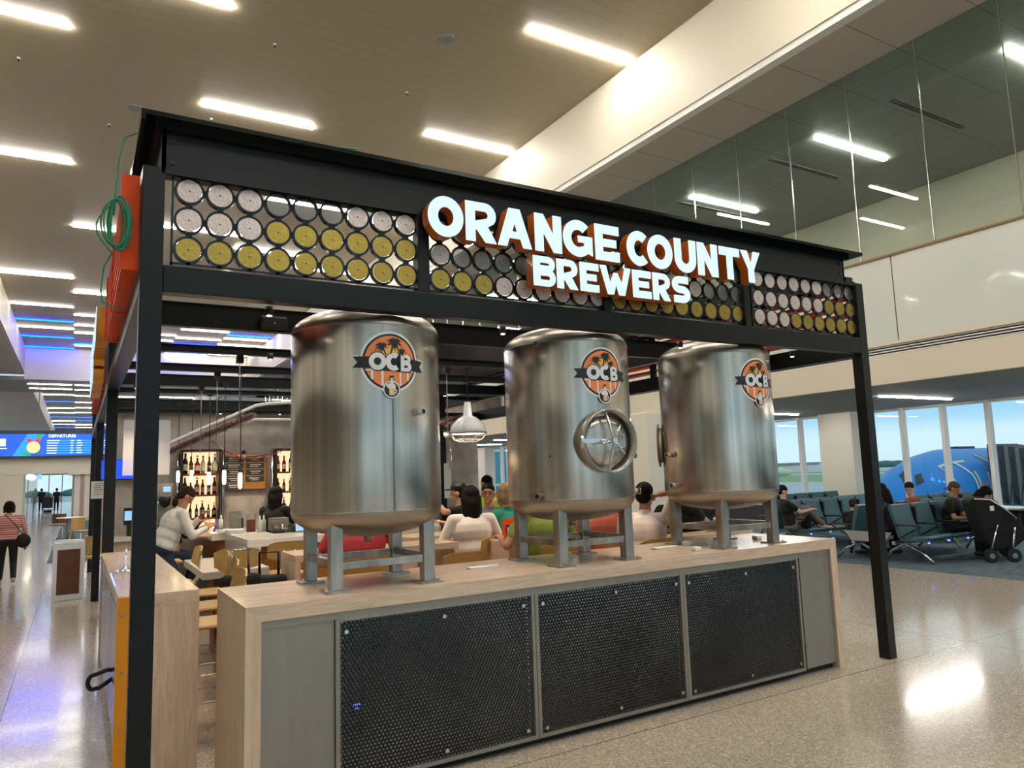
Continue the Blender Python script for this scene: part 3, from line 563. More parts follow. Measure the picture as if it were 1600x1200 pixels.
# ================================================================== FRONT COUNTER
H = 1.05
fc = thing('display_counter', 'long ash waterfall counter with black mesh panels under the tanks', 'counter', (0, 0, 0))
t_ = .08; LX = 4.80; DY = .88
g = G(); g.add([(0, 0, H), (LX, 0, H), (LX, DY, H), (0, DY, H), (t_, 0, H - t_), (LX - t_, 0, H - t_), (LX - t_, DY, H - t_), (t_, DY, H - t_)], [(0, 1, 2, 3), (7, 6, 5, 4), (0, 4, 5, 1), (2, 6, 7, 3)])
g.make('worktop', 'ash_x', fc)
for s, nm in ((0, 'left'), (1, 'right')):
    g = G(); X = lambda x: x if not s else LX - x
    g.add([(X(0), 0, 0), (X(t_), 0, 0), (X(t_), DY, 0), (X(0), DY, 0), (X(0), 0, H), (X(t_), 0, H - t_), (X(t_), DY, H - t_), (X(0), DY, H)], [(0, 1, 2, 3), (4, 7, 6, 5), (0, 4, 5, 1), (1, 5, 6, 2), (2, 6, 7, 3), (3, 7, 4, 0)])
    g.make('end_leg', 'ash_z', fc)
G().box(t_, LX - t_, .012, .05, H - t_ - .042, H - t_).make('steel_rail', 'steel_plate', fc)
G().box(t_, .472, .02, .05, .03, H - t_ - .042).make('end_panel', 'steel_plate', fc, .002); G().box(4.34, LX - t_, .02, .05, .05, H - t_ - .042).make('end_panel', 'steel_plate', fc, .002)
G().box(t_, LX - t_, .07, .09, .0, .06).make('toe_kick', 'black', fc); G().box(.05, LX - .05, DY - .03, DY - .01, .03, H - t_).make('back_panel', 'oak', fc)
def mesh_panel(wd, hz):
    g = G(); p = .0232; r = p * .352; row = p * .866; n = 12; nx = int(wd / p) + 1; nz = int(hz / row)
    for j in range(nz):
        for i in range(nx):
            cx = i * p + (p / 2 if j % 2 else 0) + p / 2; cz = j * row + row * .7
            if cx > wd - p * .3: continue
            vs = []
            for k in range(n):
                a = 2 * pi * k / n; m_ = (a + pi / 6) % (pi / 3) - pi / 6  # hexagon radius, flats facing x
                vs.append((cx + (p / 2) / cos(m_) * cos(a), 0, cz + (p / 2) / cos(m_) * sin(a)))
            for k in range(n): a = 2 * pi * k / n; vs.append((cx + r * cos(a), 0, cz + r * sin(a)))
            for k in range(n): a = 2 * pi * k / n; vs.append((cx + r * cos(a), .002, cz + r * sin(a)))
            g.add(vs, [(k, (k + 1) % n, n + (k + 1) % n, n + k) for k in range(n)] + [(n + k, n + (k + 1) % n, 2 * n + (k + 1) % n, 2 * n + k) for k in range(n)])
    return g
mpg = mesh_panel(1.225, .852); mpm = None
for k, (x0, x1) in enumerate(((.485, 1.748), (1.775, 3.018), (3.045, 4.29))):
    fr = G(); b0, b1 = .048, H - t_ - .042
    fr.box(x0 - .012, x0 + .012, .0, .03, b0, b1); fr.box(x1 - .012, x1 + .012, .0, .03, b0, b1); fr.box(x0 + .012, x1 - .012, .0, .03, b0, b0 + .022); fr.box(x0 + .012, x1 - .012, .008, .03, b1 - .012, b1)
    f = fr.make('panel_frame', 'steel_plate', fc, .001)
    if mpm is None: o = mpg.make('perforated_sheet', 'mesh_black', f, loc=(x0 + .014, .011, b0 + .018), fix=False); mpm = o.data
    else: o = bpy.data.objects.new('perforated_sheet', mpm); COL.objects.link(o); o.parent = f; o.location = (x0 + .014, .011, b0 + .018); o.scale = ((x1 - x0 - .028) / 1.235, 1, 1)
    G().box(x0, x1, .026, .029, b0, b1).make('backing_sheet', 'mesh_back', f)
    for sx, sz in ((.05, .858), (.645, .866), (1.195, .862), (.645, .11), (1.2, .11), (.05, .1)): G().cyl((x0 + sx, .002, sz), (x0 + sx, .012, sz), .012, .012, n=16, sm=False).make('screw', 'steel_bright', f)
    if k == 0:
        g = G()
        for dx, dz in ((0, 0), (.023, 0), (.0115, -.02)): g.cyl((.585 + dx, .022, .46 + dz), (.585 + dx, .0255, .46 + dz), .007, n=10)
        g.make('blue_indicator', 'blue_led', f)

# ------------------------------------------------------------------ tanks
R = .466
def dome(sign_, z0, h, n=14):
    return [(R * cos(a) if a < pi / 2 - 1e-6 else .0001, z0 + sign_ * h * (sin(a) ** .92)) for a in [pi / 2 * i / n for i in range(n + 1)]]
def tank_base(name, label, x, y):
    t = thing(name, label, 'beer tank', (x, y, H))
    zb, zt = 1.50 - H, 2.60 - H
    prof = dome(-1, zb, .165)[::-1] + [(R, zb + .002), (R, zt - .002)] + dome(1, zt, .17)
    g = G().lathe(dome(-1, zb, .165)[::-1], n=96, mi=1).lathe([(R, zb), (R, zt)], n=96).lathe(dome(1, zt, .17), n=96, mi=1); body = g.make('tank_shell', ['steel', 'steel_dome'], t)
    for z in (zb - .0, zt + .0):
        G().tube([((R + .0005) * cos(2 * pi * i / 72), (R + .0005) * sin(2 * pi * i / 72), z) for i in range(72)], .002, 6, closed=True).make('weld_ring', 'steel_leg', body)
    wa, wt = (0, .67) if x < 1 else (1.25, 1.1)
    G().tube([((R + .0003) * sin(wa), -(R + .0003) * cos(wa), zb + z * wt / 40) for z in range(41)], .006, 8).make('vertical_weld', 'steel_leg', body)
    for sx in (-1, 1):
        for sy in (-1, 1):
            cx, cy = sx * .288, sy * .262
            r0 = sqrt(cx * cx + cy * cy); top = zb - .165 * sin(math.acos(min(1, r0 / R)) ) ** .92 + .045
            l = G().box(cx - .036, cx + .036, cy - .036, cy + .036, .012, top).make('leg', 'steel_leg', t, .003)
            G().box(cx - .073, cx + .073, cy - .073, cy + .073, .0, .012).make('foot_plate', 'steel_leg', l, .001)
            g = G()
            g.cyl((cx + sx * .05, cy + sy * .05, .012), (cx + sx * .05, cy + sy * .05, .02), .008, n=6); g.make('anchor_bolt', 'steel_bright', l)
    for sy in (-1, 1): G().box(-.252, .252, sy * .262 - .02, sy * .262 + .02, .125, .168).make('cross_brace', 'steel_leg', t, .002)
    for sx in (-1, 1): G().box(sx * .288 - .02, sx * .288 + .02, -.226, .226, .135, .178).make('cross_brace', 'steel_leg', t, .002)
    G().cyl((0, 0, 1.30 - H), (0, 0, 1.345 - H), .026, n=20).make('drain_port', 'steel_leg', t)
    return t
def port(t, ang, z, r=.022, l=.04, m='steel_leg'):
    a = radians(ang); d = Vector((sin(a), -cos(a), 0)); p = d * (R - .01); p.z = z; q = d * (R + l); q.z = z
    g = G().cyl(p, q, r, n=20); g.cyl(q - d * .006, q + d * .002, r * 1.25, n=20); g.cyl(q + d * .002, q + d * .003, r * .75, n=16, mi=1); g.make('port', [m, 'black'], t)
# logo decal built in layers and wrapped round the shell
def logo_mesh():
    bm = bmesh.new()
    def poly(pts, mi, layer):
        fs = bmesh.ops.create_vert  # noqa
        vs = [bm.verts.new((p[0], p[1], layer * .0007)) for p in pts]; f = bm.faces.new(vs); f.material_index = mi
    def disc(cx, cy, r, mi, layer, n=48, ry=None): poly([(cx + r * cos(2 * pi * i / n), cy + (ry or r) * sin(2 * pi * i / n)) for i in range(n)], mi, layer)
    K, Wt, O_, Y_, D_ = 0, 1, 2, 3, 4
    Rw = .182
    poly([(-.235, .035), (-.19, .037), (-.19, -.045), (-.235, -.045), (-.208, -.005)], Wt, 0); poly([(.235, .020), (.19, .03), (.19, -.052), (.235, -.062), (.208, -.02)], Wt, 0)
    disc(0, 0, Rw, Wt, 1); disc(0, 0, .168, K, 2); disc(0, 0, .155, O_, 3)
    disc(0, .0, .128, D_, 4); disc(.0, .0, .105, Y_, 5)
    # lower half: orange panel with white uprights
    low = [(.155 * cos(radians(a)), .155 * sin(radians(a))) for a in range(198, 343, 6)]
    poly([(-.148, -.048)] + low + [(.148, -.048)], O_, 6)
    poly([(-.150, -.046), (-.150, -.055), (.150, -.055), (.150, -.046)], Wt, 7)
    for x in (-.112, -.052, .058, .108):
        yb = -sqrt(.155 ** 2 - x * x); poly([(x - .006, -.05), (x - .006, yb + .002), (x + .006, yb + .002), (x + .006, -.05)], Wt, 7)
    # banner
    poly([(-.222, .028), (-.07, .030), (-.07, -.040), (-.222, -.038), (-.196, -.005)], K, 8); poly([(.222, .014), (.07, .030), (.07, -.046), (.222, -.054), (.196, -.018)], K, 8)
    disc(-.080, -.0, .056, K, 9, ry=.058); disc(.012, -.0, .050, K, 9, ry=.056); poly([(.035, .048), (.12, .045), (.134, .03), (.134, -.05), (.12, -.062), (.035, -.060)], K, 9); poly([(-.08, .0), (.1, .0), (.12, -.058), (-.10, -.055)], K, 9)
    # O C B
    disc(-.080, 0, .050, Wt, 10, ry=.052); disc(-.080, 0, .021, K, 11, ry=.023)
    poly([(.016 + .049 * cos(radians(a)), .054 * sin(radians(a))) for a in range(52, 309, 8)] + [(.016 + .019 * cos(radians(a)), .023 * sin(radians(a))) for a in range(308, 51, -16)], Wt, 10)
    poly([(.060, -.055)] + [(.104 + .030 * cos(radians(a)), -.026 + .029 * sin(radians(a))) for a in range(-90, 60, 15)] + [(.102 + .026 * cos(radians(a)), .022 + .024 * sin(radians(a))) for a in range(-50, 91, 14)] + [(.060, .048)], Wt, 10)
    poly([(.082, .026), (.104, .026), (.104, .014), (.082, .014)], K, 11); poly([(.082, -.018), (.106, -.018), (.106, -.032), (.082, -.032)], K, 11)
    # palms
    def palm(bx, by, tx, ty, s, L):
        nx = .0045 * s; poly([(bx - nx, by), (bx + nx, by), (tx + nx * .5, ty), (tx - nx * .5, ty)], K, L)
        for a, ln in ((200, 1), (165, 1.05), (128, .8), (60, .75), (22, 1), (-15, 1), (-60, .95), (240, .9), (275, .85), (-95, .7)):
            a = radians(a); dx, dy = cos(a), sin(a); l = .042 * s * ln; px, py = -dy, dx; k = 1 if dx > 0 else -1; w_ = .0085 * s
            m1 = (tx + dx * l * .5 - px * 0, ty + dy * l * .5 + .006 * s); e1 = (tx + dx * l, ty + dy * l - .010 * s)
            poly([(tx - px * .003 * s, ty - py * .003 * s), (m1[0] - px * w_ * k, m1[1] - py * w_ * k), e1, (m1[0] + px * w_ * .7 * k, m1[1] + py * w_ * .7 * k + .0), (tx + px * .003 * s, ty + py * .003 * s)][::k], K, L)
    palm(-.005, .045, .022, .118, 1.15, 12); palm(-.03, .04, -.056, .092, .95, 13); palm(.055, .04, .066, .066, .7, 14)
    # bottle-and-mug badge
    disc(0, -.166, .052, Wt, 15); disc(0, -.166, .044, K, 16)
    poly([(-.014, -.085), (.016, -.085), (.011, -.092), (.014, -.112), (-.013, -.112), (-.009, -.092)], K, 17)
    poly([(-.006, -.098), (.008, -.098), (.009, -.128), (.024, -.140), (.022, -.162), (-.020, -.162), (-.022, -.156), (-.032, -.150), (-.034, -.140), (-.022, -.132), (-.008, -.128)], Wt, 18)
    poly([(-.015, -.155), (.016, -.155), (.016, -.200), (-.015, -.200)], Wt, 19); 
    for x in (-.012, -.002, .008): poly([(x, -.158), (x + .007, -.158), (x + .007, -.197), (x, -.197)], Y_, 20)
    poly([(.016, -.165), (.028, -.165), (.031, -.178), (.026, -.190), (.016, -.190), (.016, -.184), (.023, -.182), (.024, -.174), (.016, -.172)], Wt, 19)
    bmesh.ops.triangulate(bm, faces=bm.faces)
    for k in range(-24, 25):
        geom = bm.verts[:] + bm.edges[:] + bm.faces[:]; bmesh.ops.bisect_plane(bm, geom=geom, plane_co=(k * .01, 0, 0), plane_no=(1, 0, 0))
    for v in bm.verts:
        a = v.co.x / R; rr_ = R + .0012 + v.co.z; z = v.co.y; v.co = (rr_ * sin(a), -rr_ * cos(a), z)
    me = bpy.data.meshes.new('logo_decal'); bm.normal_update(); bm.to_mesh(me); bm.free()
    for m in ('logo_black', 'logo_white', 'logo_orange', 'logo_yellow', 'logo_deep'): me.materials.append(MATS[m])
    return me
LM = logo_mesh()
TK = [(.815, .44, -1.5, 'nearest of the three brushed steel beer tanks, at left'), (2.39, .44, -1.5, 'middle steel beer tank with the round wheel-locked hatch'), (3.925, .42, .5, 'farthest of the three steel beer tanks, at right')]
tanks = []
for i, (x, y, a, lb) in enumerate(TK):
    t = tank_base('beer_tank', lb, x, y); tanks.append(t)
    o = bpy.data.objects.new('logo_decal', LM); COL.objects.link(o); o.parent = t; o.location = (0, 0, 2.372 - H); o.rotation_euler = (0, 0, radians(a)); o['label'] = 'round OCB palm tree and beer mug logo'
port(tanks[0], 21.5, 2.08 - H, .020, .045, 'steel_bright')
port(tanks[1], -51, 1.80 - H, .012, .02); port(tanks[1], -62, 1.53 - H, .022, .05); port(tanks[1], 72, 1.80 - H, .02, .06); port(tanks[1], 70, 1.53 - H, .022, .07); port(tanks[1], -60, 2.60 - H - .01, .018, .02)
port(tanks[2], -95, 1.55 - H, .022, .05); port(tanks[2], -100, 1.80 - H, .02, .05)
# top fittings
for t, pts in ((tanks[1], ((-.05, -.3), (-.18, -.2), (-.02, .05))), (tanks[2], ((-.06, .1), (0, .1))), (tanks[0], ((.02, .02),))):
    for px_, py_ in pts:
        zt = 2.60 - H + .17 * sqrt(max(0, 1 - (px_ ** 2 + py_ ** 2) / R ** 2)); G().cyl((px_, py_, zt - .01), (px_, py_, zt + .022), .022, n=16).make('top_port', 'steel_leg', t)
# hatch on the middle tank (and one seen edge-on at the back of the right tank)
def hatch(t, ang, z):
    a = radians(ang); h = G(); hr = .212
    rot = Matrix.Rotation(a, 4, 'Z'); yb = -R
    base = bpy.data.objects.new('hatch', None)
    g = G(); n = 48; vs = []
    for r, y in ((hr - .010, .06), (hr, .06), (hr, -.088), (hr - .010, -.088)):
        for i in range(n): tt = 2 * pi * i / n; vs.append((r * 1.0 * cos(tt), yb + y, z + r * sin(tt)))
    g.add(vs, [(k * n + i, k * n + (i + 1) % n, ((k + 1) % 4) * n + (i + 1) % n, ((k + 1) % 4) * n + i) for k in range(4) for i in range(n)], 0, True)
    g.tube([((hr + .002) * cos(2 * pi * i / 48), yb - .088, z + (hr + .002) * sin(2 * pi * i / 48)) for i in range(48)], .006, 8, closed=True)
    o = g.xf(rot).make('hatch_ring', 'steel_leg', t)
    d = G(); prof = [(.0001, .012), (.06, .011), (.12, .007), (.165, 0), (.178, -.012), (.178, -.02), (.0001, -.02)]
    d.lathe(prof, n=40); d.xf(rot @ Matrix.Translation((0, yb - .045, z)) @ Matrix.Rotation(pi / 2, 4, 'X')); d.make('hatch_door', 'steel', o)
    b = G(); b.tube([(hr * cos(a2), yb - .09, z + hr * sin(a2)) for a2 in (radians(99),)] + [(.015, yb - .115, z)] + [(hr * cos(radians(-97)), yb - .09, z + hr * sin(radians(-97)))], .010, 10)
    b.box(-hr - .03, .02, yb - .112, yb - .092, z - .016, z + .016); b.cyl((-hr - .02, yb - .1, z - .045), (-hr - .02, yb - .1, z + .045), .014, n=14); b.cyl((-.10, yb - .1, z), (.0, yb - .1, z), .014, n=14)
    b.xf(rot).make('yoke_arm', 'steel_bright', o)
    wv = G(); wv.cyl((.0, yb - .15, z), (.0, yb - .06, z), .018, n=16)
    for an in (70, 190, 305): r0 = radians(an); wv.cap((0, yb - .14, z), (.105 * cos(r0), yb - .155, z + .105 * sin(r0)), .007, .009)
    wv.xf(rot).make('hand_wheel', 'steel_bright', o)
    hd = G().tube([(.075, yb - .05, z - .045), (.075, yb - .085, z - .045), (.115, yb - .085, z - .045), (.115, yb - .085, z + .045), (.075, yb - .085, z + .045), (.075, yb - .05, z + .045)], .005, 8); hd.xf(rot).make('door_handle', 'steel_bright', o)
hatch(tanks[1], -4.5, 1.89 - H); port(tanks[2], -138, 1.89 - H, .15, .03, 'steel_plate')

# small things on the counter
def napkin(x, y, rz, lb):
    g = G().box(-.12, .12, -.035, .035, 0, .004); g.box(-.118, .12, -.033, .034, .005, .010); g.box(-.12, .117, -.034, .03, .0105, .014)
    o = g.make('napkin', 'paper', loc=(x, y, H), bevel=.002); o.rotation_euler[2] = rz; tag(o, lb, 'napkin')
napkin(1.67, .50, .0, 'folded white napkin on the counter between left and middle tanks'); napkin(3.33, .50, .05, 'folded white napkin on the counter left of the right tank')
for i, (x, y) in enumerate(((3.38, .20), (3.62, .55), (4.35, .45))):
    tag(G().box(-.03, .03, -.03, .03, 0, .03).make('white_cap', 'paper', loc=(x, y, H), bevel=.006), ('small white cap near the front edge left of right tank', 'small white cap behind the right tank front leg', 'small white cap at the counter right end')[i], 'cap')  # plain white caps, no lamp in them

# ================================================================== SIDE COUNTER (left)
sc = thing('side_counter', 'ash side counter with steel panels running back on the left', 'counter', (0, 0, 0))
g = G(); g.box(-.54, -.095, .93, 4.3, H - .08, H); g.make('worktop', 'ash_y', sc, .003)
G().box(-.465, -.095, .93, 1.0, 0, H - .08).make('end_leg', 'ash_z', sc, .002); G().box(-.535, -.095, 4.2, 4.3, 0, H - .08).make('end_leg', 'ash_z', sc, .002)
G().box(-.52, -.47, 1.02, 4.2, .10, H - .10).make('body', 'steel_plate', sc)
for k in range(3): y0 = 1.1 + k * 1.03; G().box(-.53, -.52, y0, y0 + .98, .14, H - .13).make('steel_panel', 'mesh_back', sc, .002)
p = G().box(-.545, -.465, .918, .93, 0, H - .005).make('end_plate', 'yellow_plate', sc); p['label'] = 'yellow painted end plate'
for z in (.94, .62, .30): G().cyl((-.51, .912, z), (-.51, .918, z), .008, n=10).make('screw', 'steel_bright', p)
G().tube([(-.52, 1.6, .50), (-.56, 1.6, .505)] + [(-.635 + .032 * cos(radians(t)), 1.6, .44 + .045 * sin(radians(t))) for t in range(80, 261, 20)] + [(-.60, 1.6, .40), (-.52, 1.6, .45)], .014, 10).make('bag_hook', 'black', sc)
G().box(-.52, -.44, 2.3, 2.4, 0, .02).make('floor_plate', 'steel_leg', sc); G().box(-.50, -.48, 2.33, 2.36, .02, .1).make('stud', 'steel_leg', sc)
G().box(-.535, -.528, 1.5, 2.3, H - .005, H + .003).make('blue_strip', 'blue_led', sc)
g = G().lathe([(.0001, 0), (.075, 0), (.075, .008), (.03, .02), (.006, .05), (.006, .17), (.0001, .172)], n=20); g.box(-.05, .05, -.004, .004, .02, .05)
tag(g.make('tablet_stand', 'steel_bright', loc=(-.43, 2.35, H)), 'small chrome stand on the left side counter', 'stand')

def bag(name, label, x, y, z, rz, handle='steel_bright'):
    t = thing(name, label, 'bag', (x, y, z), rz); G().box(-.15, .15, -.1, .1, 0, .42).make('body', 'black_cloth', t, .04); G().tube([(-.08, 0, .42), (-.08, 0, .62), (.08, 0, .62), (.08, 0, .42)], .012, 8).make('handle', handle, t); G().box(-.12, .12, -.108, -.1, .06, .2).make('pocket', 'black_cloth', t, .01)
bag('carry_on_bag', 'black bag with a pale handle on the stool in front of the low table', .42, 2.42, .52, .5); bag('carry_on_bag', 'black bag with a black handle near the low white table', .72, 2.75, .45, -.3, 'black')
# ------------------------------------------------------------------ bar stools / chairs
def stool(label, loc, rz, seat=.75, group=None):
    t = thing('bar_stool', label, 'stool', loc, rz, group)
    g = G().box(-.2, .2, -.2, .2, seat - .025, seat); g.make('seat', 'oak_ply', t, .012)
    b = G(); n = 10; vs = []; Hh = .19
    for k in range(n + 1):
        a = -1 + 2 * k / n; y = .20 + .03 * (1 - a * a) * 1.0
        for z in (seat + .14, seat + .14 + Hh):
            for d in (0, .014): vs.append((a * .21, y + d + (.03 if z > seat + .2 else 0), z - (.03 * a * a * a * a if z > seat + .2 else -.03 * a ** 4)))
    fs = []
    for k in range(n):
        o = 4 * k; fs += [(o, o + 4, o + 6, o + 2), (o + 1, o + 3, o + 7, o + 5), (o, o + 1, o + 5, o + 4), (o + 2, o + 6, o + 7, o + 3)]
    fs += [(0, 2, 3, 1), (4 * n, 4 * n + 1, 4 * n + 3, 4 * n + 2)]
    b.add(vs, fs, 0, False); b.make('backrest', 'oak_ply', t)
    for sx in (-1, 1):
        G().tube([(sx * .055, -.05, seat - .03), (sx * .055, .19, seat - .03), (sx * .055, .235, seat + .02), (sx * .055, .262, seat + .24)], .008, 8).make('back_rod', 'white', t)
        for sy in (-1, 1): G().cyl((sx * .14, sy * .14, seat - .03), (sx * .2, sy * .21, 0), .014, .011, n=10).make('leg', 'oak' if seat > .6 else 'white', t)
    G().tube([(-.18, -.18, .25), (.18, -.18, .25), (.18, .18, .25), (-.18, .18, .25)], .008, 8, closed=True).make('foot_rail', 'steel_bright', t)
    return t
st0 = stool('oak bar stool in the gap between the two ash counters', (.02, 1.55, 0), -pi / 2)
index_kids()
for i, (x, y, r, lb) in enumerate(((.10, 2.3, -pi / 2, 'oak bar stool with a black jacket over it'), (.16, 3.05, -pi / 2, 'third oak stool along the left side counter'), (.05, 3.9, -pi / 2, 'fourth oak stool along the left side counter, by the post'),
        (.55, 3.05, 0, 'oak stool with black bag in front of the low white table'), (.20, 6.2, -pi / 2 + pi, 'stool under the man in the white sweatshirt'), (.25, 7.0, pi / 2, 'stool under the man in navy'),
        (1.12, 1.50, pi, 'oak stool right behind the left tank legs'), (1.95, 1.55, pi, 'oak stool behind counter between left and middle tanks'), (1.13, 3.95, pi, 'oak stool beside the short ash table left of the left tank'),
        (2.76, 2.66, pi + .4, 'oak stool under the woman in the white sweater'), (2.93, 1.62, pi, 'stool under the man in the green polo'), (3.72, 1.72, pi, 'stool under the person in salmon, behind middle tank'), (3.75, 1.18, pi - .2, 'stool under the man in the white T-shirt'),
        (3.12, 3.0, pi + .3, 'second oak stool beside the woman in white'), (4.8, 1.55, pi, 'stool under the person in black behind right tank'), (1.28, 2.05, pi, 'stool under the person in the red shirt'))):
    dup(st0, (x, y, 0), r, lb)
# ================================================================== BAR INTERIOR
struct('wall_bar_back', G().box(-.43, 5.27, 7.32, 7.5, 0, 2.74), 'concrete_wall')
def table(label, x0, x1, y0, y1, h=H, th=.06, legs=(0, 1)):
    t = thing('bar_table', label, 'table', (x0, y0, 0)); w_, d = x1 - x0, y1 - y0
    G().box(0, w_, 0, d, h - th, h).make('tabletop', 'ash_x', t, .003)
    if 0 in legs: G().box(0, .05, 0, d, 0, h - th).make('end_leg', 'ash_z', t, .002)
    if 1 in legs: G().box(w_ - .05, w_, 0, d, 0, h - th).make('end_leg', 'ash_z', t, .002)
    return t
table('ash waterfall table behind the left tank', .87, 2.45, 2.45, 2.95); table('ash table end with the orange menu card, behind the middle tank', 3.14, 4.9, 2.55, 3.05)
table('long ash table in front of the people behind the middle tank', 2.75, 5.0, 2.0, 2.4); 
t = table('ash table farther back between left and middle tanks', 2.3, 3.25, 3.25, 3.8)
# quartz bar
qb = thing('quartz_bar', 'white quartz bar with waterfall end and wooden drawers', 'bar counter', (0, 0, 0))
G().box(.90, 4.6, 4.66, 5.35, H - .09, H).make('front_top', 'quartz', qb, .004); G().box(.74, 1.35, 6.1, 7.3, H - .09, H).make('left_top', 'quartz', qb, .004); G().box(.90, 1.35, 5.35, 6.1, H - .09, H).make('link_top', 'quartz', qb)
G().box(.90, .97, 4.66, 6.1, 0, H - .09).make('waterfall_end', 'quartz', qb); G().box(.97, 1.05, 4.66, 4.74, 0, H - .09).make('waterfall_end', 'quartz', qb)
G().box(1.05, 4.5, 4.92, 5.2, .05, H - .09).make('drawer_front', 'drawers', qb); G().box(.86, 1.3, 6.2, 7.25, .05, H - .09).make('drawer_front', 'drawers', qb)
lt = thing('low_table', 'low white quartz table joined to the bar end', 'table', (0, 0, 0))
G().box(.28, .89, 3.5, 4.95, .79, .86).make('tabletop', 'quartz', lt, .004); G().box(.84, .89, 3.52, 3.6, 0, .79).make('leg', 'quartz', lt); G().box(.45, .85, 4.0, 4.2, 0, .79).make('base', 'walnut', lt)
# shelves with bottles
def bottle(g, x, y, z, s, k):
    r = .032 * s; h = .26 * s
    if k % 3 == 2: prof = [(.0001, 0), (r * 1.25, 0), (r * 1.25, h * .55), (r * .5, h * .68), (r * .4, h * .9), (.0001, h * .9)]
    else: prof = [(.0001, 0), (r, 0), (r, h * .6), (r * .45, h * .78), (r * .4, h), (.0001, h)]
    return prof, r, h
def shelf(label, x0, x1, zlist, nb, seed):
    t = thing('back_bar_shelf', label, 'shelf', (x0, 7.0, 0)); w_ = x1 - x0
    G().box(0, w_, .30, .31, .95, 2.14).make('lit_back', 'back_glow', t)
    for sx in (0, w_): G().box(sx - .012, sx + .012, 0, .3, .9, 2.16).make('upright', 'black', t)
    for sx in (-.05, w_ + .05): G().cyl((sx, .05, .9), (sx, .05, 2.16), .022, n=12).make('pipe', 'chrome', t)
    for z in zlist: G().box(0, w_, 0, .3, z - .025, z).make('shelf_board', 'walnut', t)
    G().box(-.02, w_ + .02, 0, .3, 2.14, 2.17).make('top_board', 'black', t)
    rg = random.Random(seed); k = 0
    for zi, z in enumerate(zlist):
        for i in range(nb):
            x = x0 + .05 + i * (w_ - .1) / (nb - 1); g = G(); s = rg.uniform(.85, 1.15) * (.8 if zi else 1); kind = rg.randrange(6); pr, r, h = bottle(g, 0, 0, 0, s, kind)
            g.lathe(pr, n=12, mi=0); g.cyl((0, 0, h * .95), (0, 0, h * 1.03), r * .45, n=8, mi=2); g.cyl((0, 0, h * .18), (0, 0, h * .48), r * (1.27 if kind % 3 == 2 else 1.02), n=12, mi=1, caps=False)
            c = ('bottle_dark', 'bottle_green', 'bottle_amber', 'bottle_red', 'bottle_clear', 'bottle_dark')[rg.randrange(6)]
            o = g.make('liquor_bottle', [c, 'label_paper', 'black' if k % 2 else 'red'], loc=(x, 7.12 + .03 * (i % 2), z))
            tag(o, '%s liquor bottle on the %s shelf of the %s lit rack' % ({'bottle_dark': 'dark', 'bottle_green': 'green', 'bottle_amber': 'amber', 'bottle_red': 'red', 'bottle_clear': 'clear'}[c], ('top', 'middle', 'lower', 'bottom')[zi], ('left', 'right')[seed % 2]), 'bottle', '%s bottles, %s shelf, %s rack' % (c[7:], ('top', 'middle', 'lower', 'bottom')[zi], ('left', 'right')[seed % 2])); k += 1
shelf('lit bottle rack left of the menu board', .48, .97, (1.83, 1.54, 1.22), 6, 0); shelf('lit bottle rack right of the menu board, partly behind the tank', 1.75, 2.6, (1.83, 1.54, 1.22), 9, 1)
# menu board
mb = thing('menu_board', 'wooden menu board with dark lettered panels on the back wall', 'menu board', (1.35, 7.28, 1.84))
G().box(-.31, .31, -.02, .02, -.26, .26).make('board', 'drawer_wood', mb, .015)
rg = random.Random(5)
for cx in (-.145, .145):
    for k in range(5 if cx < 0 else 4):
        z = .19 - k * .098; p = G().box(cx - .13, cx + .13, -.026, -.02, z - .04, z + .04).make('menu_panel', 'dark_grey', mb)
        G().box(cx - .06 - rg.random() * .03, cx + .06 + rg.random() * .03, -.029, -.027, z + .008, z + .020).box(cx - .05 - rg.random() * .03, cx + .05, -.029, -.027, z - .018, z - .010).make('lettering', 'paper', p)
struct('trim_9', G().box(-.43, 5.27, 7.22, 7.32, 2.70, 2.76), 'black')
# back counter, monitors, espresso machine
bc = thing('back_counter', 'steel and white back counter along the rear wall', 'counter', (0, 0, 0)); G().box(1.4, 5.2, 6.75, 7.3, .9, .95).make('worktop', 'steel_plate', bc); G().box(1.42, 5.2, 6.8, 7.3, 0, .9).make('body', 'dark_grey', bc)
bc2 = thing('rear_left_counter', 'ash fronted service counter behind the left posts', 'counter', (0, 0, 0)); G().box(-.42, .42, 6.55, 7.1, 1.0, 1.05).make('worktop', 'quartz', bc2); G().box(-.42, .42, 6.6, 7.1, 0, 1.0).make('front', 'ash_z', bc2)
tv = thing('wall_screen', 'glowing deep blue wall screen behind the left posts', 'screen', (-.22, 7.2, 1.92)); G().box(-.28, .28, 0, .04, -.14, .14).make('housing', 'black', tv); G().box(-.27, .27, -.004, 0, -.125, .13).make('display', 'screen_blue', tv)
mo = thing('till_monitor', 'black till monitor with a pale blue screen behind the posts', 'monitor', (-.09, 6.8, 1.05)); G().box(-.14, .14, 0, .03, .14, .36).make('housing', 'black', mo); G().box(-.13, .13, -.004, 0, .2, .32).make('display', 'screen_pale', mo); G().box(-.1, .1, -.05, .1, 0, .14).make('base', 'black', mo)
es = thing('coffee_machine', 'tall steel coffee machine with a small blue display', 'coffee machine', (.24, 6.72, 1.05)); G().box(-.10, .10, 0, .2, 0, .66).make('body', 'steel_plate', es, .01); G().box(-.02, .07, -.01, 0, .55, .62).make('display', 'screen_pale', es); G().lathe([(.0001, -.1), (.06, -.06), (.07, 0), (.07, .05), (.0001, .05)], (.0, -.06, .44), n=16).make('hopper', 'black', es); G().tube([(-.06, -.02, .48), (-.09, -.05, .40), (-.09, -.05, .2), (-.06, -.02, .1)], .01, 8).make('handle', 'chrome', es)
